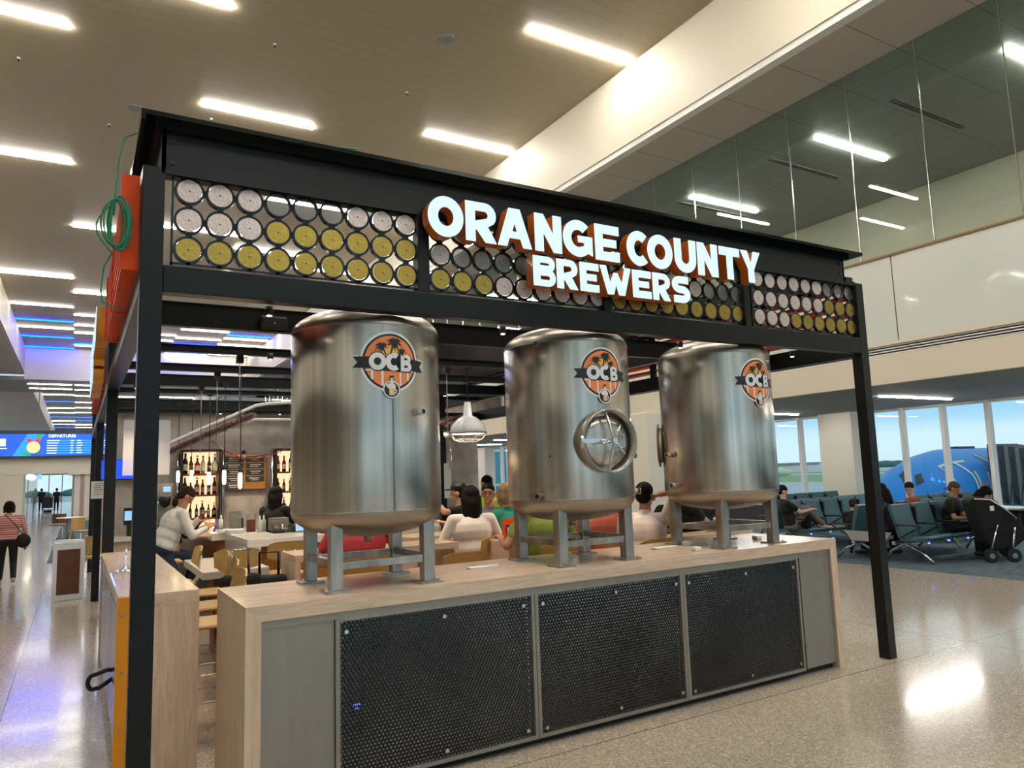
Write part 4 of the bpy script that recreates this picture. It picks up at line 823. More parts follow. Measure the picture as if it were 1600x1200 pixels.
# steel boxes, glasses, bottles on the bar
items = [('steel_bin', 1.55, 6.0, .22, .2, .16, 'steel_plate', 'low steel bin on the bar beside the bartender'), ('card_reader', 1.50, 6.35, .14, .1, .38, 'grey', 'upright grey till unit left of the bartender'), ('wooden_caddy', 1.20, 6.0, .1, .1, .16, 'walnut', 'brown wooden straw caddy on the bar'), ('steel_canister', 1.08, 6.45, .14, .14, .26, 'steel_plate', 'large steel canister on the bar under the menu board'), ('glass_washer', 1.95, 6.5, .3, .3, .35, 'dark_grey', 'dark equipment box behind the left tank'), ('small_tablet', 1.20, 6.95, .17, .02, .14, 'window_dark', 'small dark tablet standing under the menu board'), ('takeout_box', .98, 5.9, .2, .16, .05, 'paper', 'flat white takeaway box on the bar'), ('takeout_tray', .92, 6.15, .16, .14, .04, 'paper', 'white paper tray near the men at the bar')]
for nm, x, y, a, b, c, m, lb in items:
    g = G(); g.box(-a / 2, a / 2, -b / 2, b / 2, 0, c); g.box(-a / 2 + .012, a / 2 - .012, -b / 2 - .006, -b / 2, c * .2, c * .8); tag(g.make(nm, m, loc=(x, y, H if nm not in ('glass_washer',) else .95), bevel=.006), lb, nm.replace('_', ' '))
def pour_bottle(x, y, m, lb, s=1.0):
    g = G().lathe([(.0001, 0), (.03 * s, 0), (.03 * s, .14 * s), (.012 * s, .17 * s), (.010 * s, .21 * s), (.0001, .215 * s)], n=14); tag(g.make('squeeze_bottle', m, loc=(x, y, H)), lb, 'bottle')
pour_bottle(.93, 6.62, 'paper', 'white squeeze bottle left of the straw caddy'); pour_bottle(1.26, 5.75, 'paper', 'white squeeze bottle right of the straw caddy'); pour_bottle(1.33, 5.85, 'bottle_clear', 'clear glass carafe on the bar', 1.0)
tag(G().cyl((0, 0, 0), (.05, 0, .14), .012, n=10).make('blue_marker', 'blue_pen', loc=(.80, 6.35, H + .01)), 'slanted bright blue marker on the bar', 'marker')
gl0 = G().lathe([(.026, 0), (.034, .1), (.031, .1), (.024, .006), (.0001, .006), (.0001, 0)], n=14).make('bar_glass', 'drink_glass'); 
k = 0
for i in range(7):
    for j in range(3):
        o = gl0.copy(); COL.objects.link(o); o.location = (1.38 + i * .085 , 5.4 + j * .085 - .02 * i, H + .0); tag(o, 'clear upturned glass in the rows on the bar near the bartender', 'glass', 'rows of glasses on the bar'); k += 1
for i in range(5):
    o = gl0.copy(); COL.objects.link(o); o.location = (1.06 + i * .05, 6.05 + .05 * (i % 2), H + .16); tag(o, 'small cup stacked by the wooden caddy', 'cup', 'cups by the caddy'); o.scale = (.6, .6, .7)
bpy.data.objects.remove(gl0)
def beer(x, y, z, lb, m='beer'):
    t = thing('beer_glass', lb, 'glass', (x, y, z)); G().lathe([(.03, 0), (.042, .15), (.039, .15), (.028, .008), (.0001, .008), (.0001, 0)], n=18).make('glass', 'drink_glass', t); G().lathe([(.0001, .009), (.027, .009), (.037, .125), (.0001, .125)], n=18).make('drink', m, t)
beer(4.22, 1.35, H, 'tall glass of amber beer left of the right tank'); beer(.80, 6.9, H, 'glass of beer in front of the two men at the bar')
table('small ash table with the beer glass behind the right tank', 4.05, 5.1, 1.15, 1.45)
# menu cards
mc = thing('menu_card', 'orange table menu card beside the middle tank leg', 'menu card', (2.90, 2.26, H), .45); G().prism([(-.11, 0), (.11, 0), (.10, .20), (-.10, .20)], -.004, .004, 'Y').make('card', 'orange_paint', mc)
G().box(-.05, .055, -.007, -.004, .02, .14).make('picture', 'black', mc); G().box(-.03, -.01, -.009, -.007, .04, .12).box(.015, .03, -.009, -.007, .05, .14).box(-.005, .008, -.009, -.007, .06, .11).make('bottles_drawn', 'paper', mc); G().box(-.06, .06, -.06, .0, 0, .012).make('stand', 'chrome', mc)
# hanging plastic sheet behind the post
ps = G().box(-.19, .24, 0, .004, -.0, .56); tag(ps.make('plastic_sheet', 'plastic_sheet', loc=(-.19, 4.28, 1.80)), 'translucent plastic sheet hanging by the second left post', 'sheet')
nt_ = thing('notice_paper', 'white printed notice taped to the third left post', 'notice', (-.47, 8.75, 1.65)); G().box(-.11, .11, 0, .003, -.13, .13).make('sheet', 'paper', nt_)
g = G()
for k in range(7): g.box(-.08, .05 + .03 * sin(k * 2.1), -.002, 0, .09 - k * .027, .096 - k * .027)
g.make('printed_lines', 'dark_grey', nt_)
# clear acrylic sign on bar
ac = thing('acrylic_sign', 'small clear acrylic sign at the right end of the glasses', 'sign', (1.60, 5.1, H)); G().box(-.05, .05, 0, .004, .03, .14).make('plate', 'screen_pale', ac); G().box(-.05, .05, -.03, .03, 0, .01).make('foot', 'drink_glass', ac)
# pendants
for i, (x, y, z) in enumerate(((.33, 6.1, 1.79), (.46, 5.9, 1.79), (.52, 4.9, 1.75), (.53, 3.95, 1.75), (.51, 2.98, 1.71))):
    t = thing('pendant_bulb', ('leftmost glowing tube bulb on a black cord', 'second glowing tube bulb from the left', 'third glowing tube bulb from the left', 'fourth glowing tube bulb, before the shelf upright', 'largest glowing tube bulb hanging before the menu board')[i], 'pendant light', (x, y, z))
    G().cyl((0, 0, .12), (0, 0, 2.72 - z), .004, n=6).make('cord', 'black', t); G().cyl((0, 0, .07), (0, 0, .13), .017, n=12).make('socket', 'dark_grey', t)
    G().lathe([(.0001, -.075), (.014, -.068), (.018, -.03), (.018, .05), (.012, .075)], n=14).make('bulb', 'filament', t)
    g = G().box(-.03, .03, -.03, .03, 2.69 - z, 2.73 - z); g.make('clamp', 'black', t)
for i, (x, y, zb_) in enumerate(((.31, 4.04, 2.0), (.30, 2.97, 2.05), (.32, 2.01, 2.12), (2.18, 2.08, 1.9))):
    t = thing('hanging_rod', ('thin rod hanging from the fourth beam', 'thin rod hanging from the third beam', 'thin rod hanging from the second beam, nearest', 'thin rod hanging right of the left tank')[i], 'rod', (x, y, 2.7)); G().cyl((0, 0, zb_ - 2.7), (0, 0, 0), .004, n=6).make('rod', 'steel_leg', t); G().box(-.025, .025, -.03, .03, -.06, .0).make('clamp', 'black', t)
# white industrial lamp
wl = thing('industrial_lamp', 'white enamel dome lamp with wire guard beside the left tank', 'pendant light', (2.36, 2.02, 2.07))
G().lathe([(.0001, .30), (.032, .30), (.045, .17), (.06, .165), (.10, .14), (.15, .09), (.172, .03), (.176, 0), (.170, 0), (.165, .03), (.14, .085), (.09, .13), (.0001, .155)], n=40).make('shade', 'white_gloss', wl)
G().lathe([(.0001, .004), (.155, .004)], n=32).make('diffuser', 'led_warm', wl)
g = G()
for r, z in ((.178, -.0), (.14, -.05), (.08, -.075)): g.tube([(r * cos(2 * pi * i / 32), r * sin(2 * pi * i / 32), z) for i in range(32)], .003, 6, closed=True)
for k in range(8): a = 2 * pi * k / 8; g.tube([(.178 * cos(a), .178 * sin(a), 0), (.14 * cos(a), .14 * sin(a), -.05), (.08 * cos(a), .08 * sin(a), -.075), (0, 0, -.08)], .003, 6)
g.make('wire_guard', 'steel_bright', wl); G().tube([(0, 0, .3), (.01, 0, .34), (0, 0, .40), (0, 0, .66)], .006, 8).make('cord', 'black', wl); G().box(-.04, .04, -.03, .03, .62, .66).make('mount', 'black', wl)
# curved rail with tinsel
rp = [(-.0, 5.5, 2.07), (.20, 5.5, 2.2), (.55, 5.5, 2.37), (.85, 5.5, 2.51), (1.15, 5.5, 2.65), (1.31, 5.5, 2.68), (1.56, 5.5, 2.70), (2.4, 5.5, 2.70), (3.1, 5.3, 2.6)]
tag(G().tube(rp, .022, 12).make('curved_rail', 'white'), 'white curved pipe rail arching over the bar', 'rail'); tag(G().tube([(1.0, 5.55, 2.42), (1.15, 5.55, 2.48), (1.6, 5.55, 2.48), (2.6, 5.55, 2.46)], .018, 10).make('lower_rail', 'white'), 'lower white pipe rail behind the tinsel', 'rail')
def tinsel(name, label, path, r, m, n, seed):
    g = G(); rg = random.Random(seed)
    for i in range(n):
        u = rg.random() * (len(path) - 1); k = int(u); f = u - k; p = Vector(path[k]).lerp(Vector(path[min(k + 1, len(path) - 1)]), f)
        d = Vector((rg.gauss(0, 1), rg.gauss(0, 1), rg.gauss(0, 1))).normalized() * r * rg.uniform(.6, 1.1); q = d.orthogonal().normalized() * .006; mi = 1 if rg.random() < m else 0
        g.add([p - q, p + q, p + d], [(0, 1, 2)], mi)
    tag(g.make(name, ['silver_tinsel', 'red_tinsel'], fix=False), label, 'garland')
tinsel('tinsel_garland', 'silver and red tinsel garland wound on the curved rail', [(.02, 5.45, 2.0), (.3, 5.45, 2.15), (.55, 5.45, 2.27), (.8, 5.45, 2.38), (1.1, 5.45, 2.52)], .075, .3, 4200, 1)
tinsel('tinsel_garland', 'thin red garland draped above the menu board', [(.62, 5.5, 2.22), (.9, 5.8, 2.06), (1.15, 6.2, 2.02), (1.5, 6.4, 2.03), (1.75, 6.4, 2.14)], .018, .8, 900, 2)
tinsel('tinsel_garland', 'red and silver garland on top of the menu board', [(1.05, 7.2, 2.09), (1.25, 7.2, 2.04), (1.5, 7.2, 2.04), (1.66, 7.2, 2.10)], .025, .6, 500, 3)
tinsel('tinsel_garland', 'red and silver garland at the black post right of the left tank', [(3.05, 4.1, 2.35), (3.2, 4.1, 2.37), (3.4, 4.1, 2.42)], .06, .45, 700, 4)
def snowman(x, y, z, s, lb):
    t = thing('snowman_ornament', lb, 'ornament', (x, y, z)); G().ell((0, 0, 0), (.05 * s, .04 * s, .055 * s)).make('head', 'white', t); G().cyl((0, 0, .045 * s), (0, 0, .055 * s), .065 * s, n=16).cyl((0, 0, .05 * s), (0, 0, .12 * s), .04 * s, n=16).make('top_hat', 'black', t); G().ell((-.015 * s, -.038 * s, .01 * s), (.006 * s,) * 3, 8).ell((.015 * s, -.038 * s, .01 * s), (.006 * s,) * 3, 8).make('eyes', 'black', t)
snowman(3.14, 4.1, 2.20, 1.0, 'snowman ornament hanging by the black post'); snowman(1.32, 7.18, 2.07, .7, 'small snowman ornament on top of the menu board')
tinsel('tinsel_garland', 'white streamer hanging below the snowman', [(3.16, 4.1, 2.12), (3.18, 4.1, 1.95), (3.16, 4.1, 1.78)], .03, 0, 400, 6)
pc = thing('inner_post', 'black inner post right of the left tank', 'post', (3.33, 4.66, 0)); G().box(-.04, .04, -.04, .04, 0, 2.7).make('shaft', 'black_steel', pc); G().box(.0, .10, -.05, -.045, 1.4, 1.85).make('notice', 'paper', pc)
tag(G().box(0, .9, 0, .04, 0, .62).make('booth_panel', 'yellow_plate', loc=(4.95, 1.55, .38), bevel=.01), 'yellow booth panel behind the right tank', 'panel')
bpy.data.objects['booth_panel'].location = (4.6, 1.95, .40)
# ================================================================== CONCOURSE OBJECTS (left)
hc = thing('host_cabinet', 'white framed cabinet with a dark wood front on the left concourse', 'cabinet', (-1.045, 9.25, 0))
G().box(0, .42, 0, .75, .0, .84).make('body', 'white_gloss', hc, .008); G().box(.06, .36, -.012, .0, .09, .76).make('wood_panel', 'walnut', hc); G().box(.0, .42, 0, .75, .84, .86).make('top', 'white_gloss', hc, .004)
for i, (x, y, r) in enumerate(((-.80, 9.48, .1), (-.86, 9.78, -.15))):
    o = G().box(-.15, .15, -.08, .08, 0, .006).make('flyer', 'paper', loc=(x, y, 0.861 + .007 * i)); o.rotation_euler[2] = r; tag(o, ('near white flyer on the host cabinet', 'far white flyer on the host cabinet')[i], 'paper')
struct('floor', G().box(-1.3, .4, 16, 40, 0, .004), 'carpet')
# departures board
db = thing('departures_board', 'long blue departures screen with a gold ornament picture', 'screen', (0, 32.7, 0))
G().box(-9, 3, 0, .3, 2.98, 4.15).make('housing', 'dark_grey', db)
G().box(-8.9, 2.9, -.02, 0, 3.08, 4.0).make('display', 'plane_screen', db)
g = G(); g.add([(-3.1, -.03, 3.08), (-2.5, -.03, 3.08), (-2.0, -.03, 4.0), (-2.6, -.03, 4.0)], [(0, 1, 2, 3)]); g.make('blue_band', 'screen_band', db)
g = G().cyl((-2.38, -.05, 3.43), (-2.38, -.035, 3.43), .24, n=24, sm=False); g.make('gold_ball_picture', 'ball_yellow', db)
g = G(); g.add([(-2.38, -.06, 3.72), (-2.6, -.06, 3.85), (-2.6, -.06, 3.62)], [(0, 1, 2)]); g.add([(-2.38, -.06, 3.72), (-2.16, -.06, 3.85), (-2.16, -.06, 3.62)], [(0, 1, 2)]); g.make('red_bow_picture', 'bow_red', db)
g = G(); g.box(-2.75, -2.5, -.04, -.03, 3.1, 3.25); g.box(-2.3, -2.1, -.04, -.03, 3.8, 3.98); g.make('green_leaf_picture', 'leaf_green', db)
def text(s, size, m, parent, loc, rot=(pi / 2, 0, 0), name='lettering', ext=.002, bold=0.0):
    cu = bpy.data.curves.new('t', 'FONT'); cu.body = s; cu.size = size; cu.extrude = ext; cu.offset = bold
    o = bpy.data.objects.new('t', cu); COL.objects.link(o); bpy.context.view_layer.update()
    me = bpy.data.meshes.new_from_object(o.evaluated_get(bpy.context.evaluated_depsgraph_get())); bpy.data.objects.remove(o); bpy.data.curves.remove(cu)
    me.materials.clear(); me.materials.append(MATS[m]); ob = bpy.data.objects.new(name, me); COL.objects.link(ob); ob.parent = parent; ob.location = loc; ob.rotation_euler = rot; return ob
text('DEPARTURES', .17, 'screen_text', db, (-1.86, -.03, 3.86), bold=.003)
g = G(); rg = random.Random(2)
for k in range(6):
    z = 3.70 - k * .105
    for x, w_ in ((-1.9, .42), (-1.05, .12), (-.82, .22), (-.22, .12), (0.0, .24), (.33, .15)): g.box(x, x + w_ * rg.uniform(.7, 1.1), -.03, -.025, z, z + .035)
g.make('flight_rows', 'screen_text', db)
g = G()
for k in range(6): g.box(-1.92, .55, -.026, -.022, 3.685 - k * .105, 3.745 - k * .105)
g.make('row_bands', 'screen_band', db); g = G().box(-3.65, -3.35, -.03, -.025, 3.5, 3.8).box(-3.65, -3.3, -.03, -.025, 3.38, 3.42); g.make('gate_pictogram', 'screen_text', db)
# shop front things
sf = thing('shop_front', 'pale shop front with bright lamps beyond the header on the left', 'shop', (-2.9, 38, 0)); G().box(.21, .28, -4.8, 6, 0, 3.2).make('glass_front', 'pane', sf); G().box(-.3, .0, -3, 3, .6, 1.0).make('display_case', 'walnut', sf)
for y in (-2, 0.5): G().ell((.33, y, 2.25), (.09, .09, .13)).make('lamp', 'led_warm', sf)
sk = thing('striped_kiosk', 'white and beige striped kiosk wall at the far end', 'kiosk', (-.98, 45, 0)); G().box(0, 4, 0, 3, 0, 2.45).make('striped_wall', 'striped_wall', sk); G().box(-.2, 4.2, -.2, 3.2, 2.45, 2.7).make('roof', 'white', sk)
fs = thing('wayfinding_sign', 'small blue hanging wayfinding sign far away', 'sign', (-2.95, 50, 2.5)); G().box(-.3, .3, 0, .1, -.22, .22).make('panel', 'screen_pale', fs); G().cyl((0, .05, .22), (0, .05, 5.9), .02, n=6).make('rod', 'grey', fs)
lc = thing('lounge_table', 'small round table among pale chairs beyond the kiosk', 'table', (-.9, 24, 0)); G().cyl((0, 0, .72), (0, 0, .75), .4, n=24).make('tabletop', 'white', lc); G().cyl((0, 0, 0), (0, 0, .72), .12, n=16).make('pedestal', 'grey', lc)
def lounge_chair(label, loc, rz, m='oak_ply'):
    t = thing('lounge_chair', label, 'chair', loc, rz); G().box(-.24, .24, -.24, .24, .42, .46).make('seat', m, t, .015); g = G(); n = 8
    vs = []
    for k in range(n + 1):
        a = -1.2 + 2.4 * k / n
        for z in (.5, .82):
            for r in (.25, .27): vs.append((r * sin(a), r * cos(a) * .95, z))
    fs = []
    for k in range(n): o = 4 * k; fs += [(o, o + 4, o + 6, o + 2), (o + 1, o + 3, o + 7, o + 5), (o, o + 1, o + 5, o + 4), (o + 2, o + 6, o + 7, o + 3)]
    g.add(vs, fs + [(0, 2, 3, 1), (4 * n, 4 * n + 1, 4 * n + 3, 4 * n + 2)]); g.make('backrest', m, t)
    for sx in (-1, 1):
        for sy in (-1, 1): G().cyl((sx * .17, sy * .17, .42), (sx * .22, sy * .22, 0), .012, n=8).make('leg', 'white', t)
    return t
lounge_chair('pale wooden lounge chair beyond the kiosk, nearest', (-.62, 21, 0), .8); lounge_chair('brown lounge chair beyond the kiosk, farther left', (-1.2, 26, 0), 2.6, 'walnut'); lounge_chair('pale lounge chair by the host cabinet', (-.35, 11.5, 0), 2.2)

# ================================================================== HOLD ROOM SEATING
def seat_row(label, x0, y, n, face, pitch=.58, arm_led=True):
    """face=-1: sitters look toward -y, +1: toward +y. frame origin at (x0,y)"""
    t = thing('gate_seat_row', label, 'seating', (x0, y, 0)); s = face
    G().box(-.05, n * pitch + .05, -.03, .03, .30, .36).make('beam', 'steel_bright', t)
    for k in range(n):
        c = (k + .5) * pitch; g = G(); w_ = pitch * .46
        ys = [s * .56, s * .3, s * .10]; zz = [.44, .40, .40]
        pr = [(s * .56, .455), (s * .58, .42), (s * .52, .38), (s * .12, .35), (s * .06, .38), (s * .12, .42), (s * .3, .42)]
        g.prism(pr, c - w_, c + w_, 'X'); g.make('seat', 'teal_seat', t, .012)
        g = G(); pr = [(s * .10, .40), (s * .04, .41), (-s * .10, .93), (-s * .06, .96), (-s * .03, .95)]; g.prism(pr, c - w_, c + w_, 'X'); g.make('backrest', 'teal_seat', t, .012)
        if k: G().box(c - pitch / 2 - .02, c - pitch / 2 + .02, min(-s * .02, s * .05), max(-s * .02, s * .05), .42, .9).make('back_strut', 'black', t)
    for k in range(n + 1):
        c = k * pitch; G().tube([(c, s * .02, .62), (c, s * .40, .63), (c, s * .46, .61), (c, s * .40, .58), (c, s * .1, .42)], .014, 8).make('armrest', 'black', t)
        if arm_led: G().box(c + .1, c + .13, s * .5 - .01, s * .5 + .01, .34, .36).make('power_light', 'blue_led', t)
    for k in (0.35, n - .35):
        c = k * pitch; G().tube([(c, s * .50, .015), (c, s * .32, .18), (c, s * .05, .31), (c, -s * .2, .18), (c, -s * .3, .015)], .024, 10).make('leg', 'chrome', t)
    return t
seat_row('teal gate seats facing the camera, right of the corner post', 10.95, 3.35, 5, -1)
seat_row('teal gate seats backing onto the near row', 10.75, 3.95, 5, 1)
seat_row('teal gate seats in the second row by the tank', 11.2, 5.75, 6, -1)
seat_row('teal gate seats behind the orange-shirted person, facing away', 11.6, 6.3, 6, 1, arm_led=False)
seat_row('farthest row of teal gate seats near the window', 13.3, 8.05, 5, -1, arm_led=False)
seat_row('teal gate seats beyond the middle tank', 11.4, 11.4, 6, -1, arm_led=False); seat_row('teal gate seats far behind the man in white', 11.4, 14.6, 6, -1, arm_led=False)
seat_row('teal gate seats by the window behind the man in black', 14.2, 4.9, 4, -1, arm_led=False)
ep = G().prism([(-.30, .36), (.30, .36), (.42, .52), (-.42, .52)], 0, .03, 'X'); tag(ep.make('row_end_shelf', 'grey', loc=(10.66, 3.65, 0)), 'grey wedge shelf at the end of the double seat row', 'shelf')
wl_ = thing('window_ledge', 'long white window ledge with a dark grille below', 'ledge', (XW - .75, 1, 0)); G().box(0, .65, -3, 6, .56, .60).make('ledge_top', 'white', wl_, .004)
g = G().box(.1, .6, -3, 6, .04, .5, 0)
for k in range(60): g.box(.08, .1, -3 + k * .15, -3 + k * .15 + .05, .06, .5, 1)
g.make('grille', ['black', 'dark_grey'], wl_)
# luggage pile on wheels
lg = thing('folded_stroller', 'black covered folded stroller leaning on wheels by the seats', 'stroller', (12.25, 2.45, 0), -.54)
body = G(); body.prism([(-.42, 1.0), (-.28, 1.06), (.0, 1.0), (.28, .72), (.5, .45), (.45, .36), (.22, .20), (-.10, .16), (-.22, .3), (-.34, .7)], -.16, .16, 'Y'); body.make('cover', 'black_cloth', lg, .05)
for x, y in ((-.22, -.22), (.12, -.26)): G().cyl((x, y - .03, .11), (x, y + .03, .11), .11, n=20).cyl((x, y - .035, .11), (x, y - .03, .11), .045, n=12, mi=1).make('wheel', ['black', 'chrome'], lg)
G().tube([(-.22, -.2, .11), (-.05, -.2, .6)], .014, 8).make('strut', 'chrome', lg); G().tube([(.12, -.22, .11), (.22, -.2, .55)], .02, 8).make('strut', 'chrome', lg)
G().tube([(.5, 0, .5), (.62, 0, .25), (.66, 0, .03)], .022, 8).make('front_leg', 'black', lg); G().box(-.12, -.06, -.175, -.16, .82, .9).make('tag', 'paper', lg)
G().tube([(-.35, -.165, 1.02), (-.1, -.165, 1.0), (.1, -.165, .86), (.3, -.165, .68)], .012, 6).make('zip', 'silver_tinsel', lg)
bg_ = thing('backpack', 'dark backpack with a red bottle on the seat right of orange shirt', 'bag', (12.0, 4.15, .42)); G().ell((0, 0, .28), (.2, .14, .3)).make('body', 'black_cloth', bg_); G().cyl((.0, -.12, .4), (0, -.12, .62), .04, n=12).make('bottle', 'red', bg_)
bg2 = thing('backpack', 'grey backpack on the seats behind the right tank', 'bag', (11.5, 5.50, .43)); G().ell((0, 0, .17), (.14, .10, .19)).make('body', 'black_cloth', bg2)
cb = G().tube([(11.6 + .1 * k, 3.0 - .03 * k + .05 * sin(k), .01) for k in range(12)] + [(12.9, 2.8, .03)], .006, 6); tag(cb.make('charging_cable', 'black'), 'thin black cable lying under the gate seats', 'cable')

# ================================================================== OUTSIDE
ZA = -4.6
struct('floor', G().box(XW + 1, 900, -400, 900, ZA - .5, ZA), 'apron'); struct('floor', G().box(-900, XW + 1, 100.2, 900, ZA - .5, ZA), 'apron')
struct('floor', G().box(210, 330, -400, 900, ZA, ZA + .05), 'grass'); struct('floor', G().box(380, 430, -400, 900, ZA, ZA + .05), 'grass'); struct('floor', G().box(-900, 200, 190, 320, ZA, ZA + .05), 'grass')
g = G(); rg = random.Random(9)
for i in range(520):
    if i % 3: y = -300 + 1100 * rg.random(); x = 640 + rg.random() * 60
    else: x = -700 + rg.random() * 1300; y = 640 + rg.random() * 60
    s = rg.uniform(3, 5.2); g.ell((x, y, ZA + s * .4), (s * 2.4, s * 2.4, s * .8), 8)
tag(g.make('tree_line', 'tree_green', fix=False), 'low dark tree line along the far side of the airfield', 'trees', kind='stuff')
for i, (x, y, sx, sy, h) in enumerate(((430, 340, 30, 20, 5), (450, 250, 40, 15, 4), (520, 420, 60, 20, 6), (-120, 420, 80, 20, 7), (40, 460, 60, 25, 6))):
    t = thing('airfield_building', ('pale low airfield building beyond the grass', 'second low airfield building beyond the grass', 'long pale shed at the far airfield edge', 'pale hangar seen through the far end window', 'second hangar seen through the far end window')[i], 'building', (x, y, ZA)); G().box(0, sx, 0, sy, 0, h).make('hall', 'white', t); G().box(-.5, sx + .5, -.5, sy + .5, h, h + .8).make('roof', 'grey', t)
def airliner(name, label, loc, rz, R_=2.8, Ln=40, m='plane_blue', detail=False):
    t = thing(name, label, 'airplane', loc, rz)
    prof = [(0, .02, -.75), (.3, .6, -.66), (1.0, 1.2, -.48), (2.2, 1.8, -.26), (3.6, 2.1, -.2), (5.4, 2.5, -.06), (7.5, 2.75, 0), (9.5, 2.8, 0), (Ln - 12, 2.8, 0), (Ln - 4, 1.6, .7), (Ln, .3, 1.3)]
    n = 40; vs = []
    for x, r, dz in prof:
        r *= R_ / 2.8
        for i in range(n): a = 2 * pi * i / n; vs.append((x, r * cos(a), dz * R_ / 2.8 + r * sin(a)))
    fs = [(k * n + i, k * n + (i + 1) % n, (k + 1) * n + (i + 1) % n, (k + 1) * n + i) for k in range(len(prof) - 1) for i in range(n)]
    g = G(); g.add(vs, fs, 0, True); g.add(vs, [tuple(range(n))], 0); o = g.make('fuselage', m, t)
    sd = 1
    G().box(Ln - 8, Ln - 2, -.15, .15, 2.2, 8.5).make('tail_fin', m, t)
    for s in (-1, 1):
        g = G(); g.add([(16, s * 2, -1.2), (23, s * 2, -1.0), (27, s * 16, .2), (25, s * 16, .2), (16, s * 2, -1.6), (23, s * 2, -1.5), (27, s * 16, .1), (25, s * 16, .1)], [(0, 1, 2, 3), (7, 6, 5, 4), (0, 4, 5, 1), (1, 5, 6, 2), (2, 6, 7, 3), (3, 7, 4, 0)]); g.make('wing', 'white', t)
        g = G().cyl((15.5, s * 6, -1.9), (19, s * 6, -1.9), 1.2, .9, n=20); g.make('engine', m, t)
    for x in (5, 20): G().cyl((x, 0, -4.0 + .55), (x, 0, -2.3), .15, n=8).cyl((x, -.3, -3.45), (x, .3, -3.45), .55, n=16).make('landing_gear', 'dark_grey', t)
    return t
ap = airliner('airliner', 'blue airliner nose parked outside the window with white script', (46.2, 26.3, -.4), 0)
# surface point on the port side: (x, angle)
def skin(x, a, off=.02):
    prof = [(0, .02, -.75), (.3, .6, -.66), (1.0, 1.2, -.48), (2.2, 1.8, -.26), (3.6, 2.1, -.2), (5.4, 2.5, -.06), (7.5, 2.75, 0), (9.5, 2.8, 0), (60, 2.8, 0)]
    for k in range(len(prof) - 1):
        if prof[k][0] <= x <= prof[k + 1][0]:
            f = (x - prof[k][0]) / (prof[k + 1][0] - prof[k][0]); r = prof[k][1] * (1 - f) + prof[k + 1][1] * f; dz = prof[k][2] * (1 - f) + prof[k + 1][2] * f; break
    r += off; return (x, -r * cos(a), dz + r * sin(a))
def patch(pts, name, m, lab=None):
    g = G(); N_ = len(pts); g.add([skin(x, a, .03) for x, a in pts], [tuple(range(N_))]); o = g.make(name, m, ap)
def quadpatch(x0, x1, a0, a1, name, m, nx=4, na=4, sk_=0):
    g = G(); vs = [skin(x0 + (x1 - x0) * i / nx + sk_ * j / na, a0 + (a1 - a0) * j / na, .03) for i in range(nx + 1) for j in range(na + 1)]
    g.add(vs, [(i * (na + 1) + j, i * (na + 1) + j + 1, (i + 1) * (na + 1) + j + 1, (i + 1) * (na + 1) + j) for i in range(nx) for j in range(na)]); g.make(name, m, ap)
quadpatch(1.15, 1.75, radians(40), radians(72), 'cockpit_window', 'window_dark', sk_=.35); quadpatch(1.75, 2.35, radians(24), radians(46), 'cockpit_window', 'window_dark', sk_=.3)
def stroke(pts, name, w_=.09, m='white'):
    w_ *= 1.6; g = G(); P = [Vector(skin(x, a, .03)) for x, a in pts]; n = len(P); vs = []
    for i, p in enumerate(P):
        d = (P[min(n - 1, i + 1)] - P[max(0, i - 1)]).normalized(); nn = Vector((0, p.y, p.z)).normalized(); s = d.cross(nn).normalized() * w_; vs += [p - s, p + s]
    g.add(vs, [(2 * i, 2 * i + 1, 2 * i + 3, 2 * i + 2) for i in range(n - 1)]); g.make(name, m, ap)
A = radians
def seg(*p, n=6):
    o = []
    for (x0, a0), (x1, a1) in zip(p[:-1], p[1:]): o += [(x0 + (x1 - x0) * k / n, A(a0 + (a1 - a0) * k / n)) for k in range(n)]
    return o + [(p[-1][0], A(p[-1][1]))]
sx_ = lambda x: 4.4 + (x - 8.0) * .50
_seg = seg
def seg(*p, n=6): return [(sx_(x), a) for x, a in _seg(*p, n=n)]
stroke(seg((8.0, 46), (9.6, 46), (13.2, 44)), 'script_letter', .06); stroke(seg((8.0, 46), (9.3, 10), (10, -35)), 'script_letter', .04); stroke(seg((11.0, 45), (12.9, 20), (13.7, -10), (13.6, -38)), 'script_letter', .08)
stroke(seg((13.6, 25), (14.2, -5), (15.0, -28), (15.8, -33), (16.5, -15), (16.6, 22)), 'script_letter', .07); stroke(seg((16.6, 10), (16.9, -25), (17.6, -33), (18.4, -20)), 'script_letter', .07)
stroke([(sx_(19 + 1.3 * cos(A(t))), A(-8 + 22 * sin(A(t)))) for t in range(0, 361, 20)], 'script_letter', .07); stroke(seg((17.2, 55), (20.1, 20), (20.4, -30)), 'script_letter', .07)
stroke([(sx_(22.4 + 1.2 * cos(A(t))), A(-8 + 22 * sin(A(t)))) for t in range(0, 361, 20)], 'script_letter', .07)
stroke([(7.5 + .4 * k, A(-30 + 2.0 * k)) for k in range(16)], 'yellow_stripe', .14, 'stripe_yellow'); stroke([(7.5 + .4 * k, A(-34 + 2.0 * k)) for k in range(16)], 'green_stripe', .12, 'stripe_green'); quadpatch(9, 34, A(-89), A(-36), 'dark_belly', 'plane_dark', 10, 6)
for i, (x, a, m, s) in enumerate(((3.0, 24, 'screen_band', .3), (3.3, 34, 'logo_yellow', .12), (3.5, 18, 'screen_band', .25), (3.9, 16, 'white', .18), (3.8, 4, 'red', .18), (3.2, 14, 'logo_orange', .12), (4.05, 26, 'logo_orange', .12))): quadpatch(x, x + s, A(a), A(a + s * 22), 'colour_splash', m, 2, 2)
quadpatch(7.0, 9.0, A(4), A(6), 'window_strip', 'logo_orange', 8, 1)
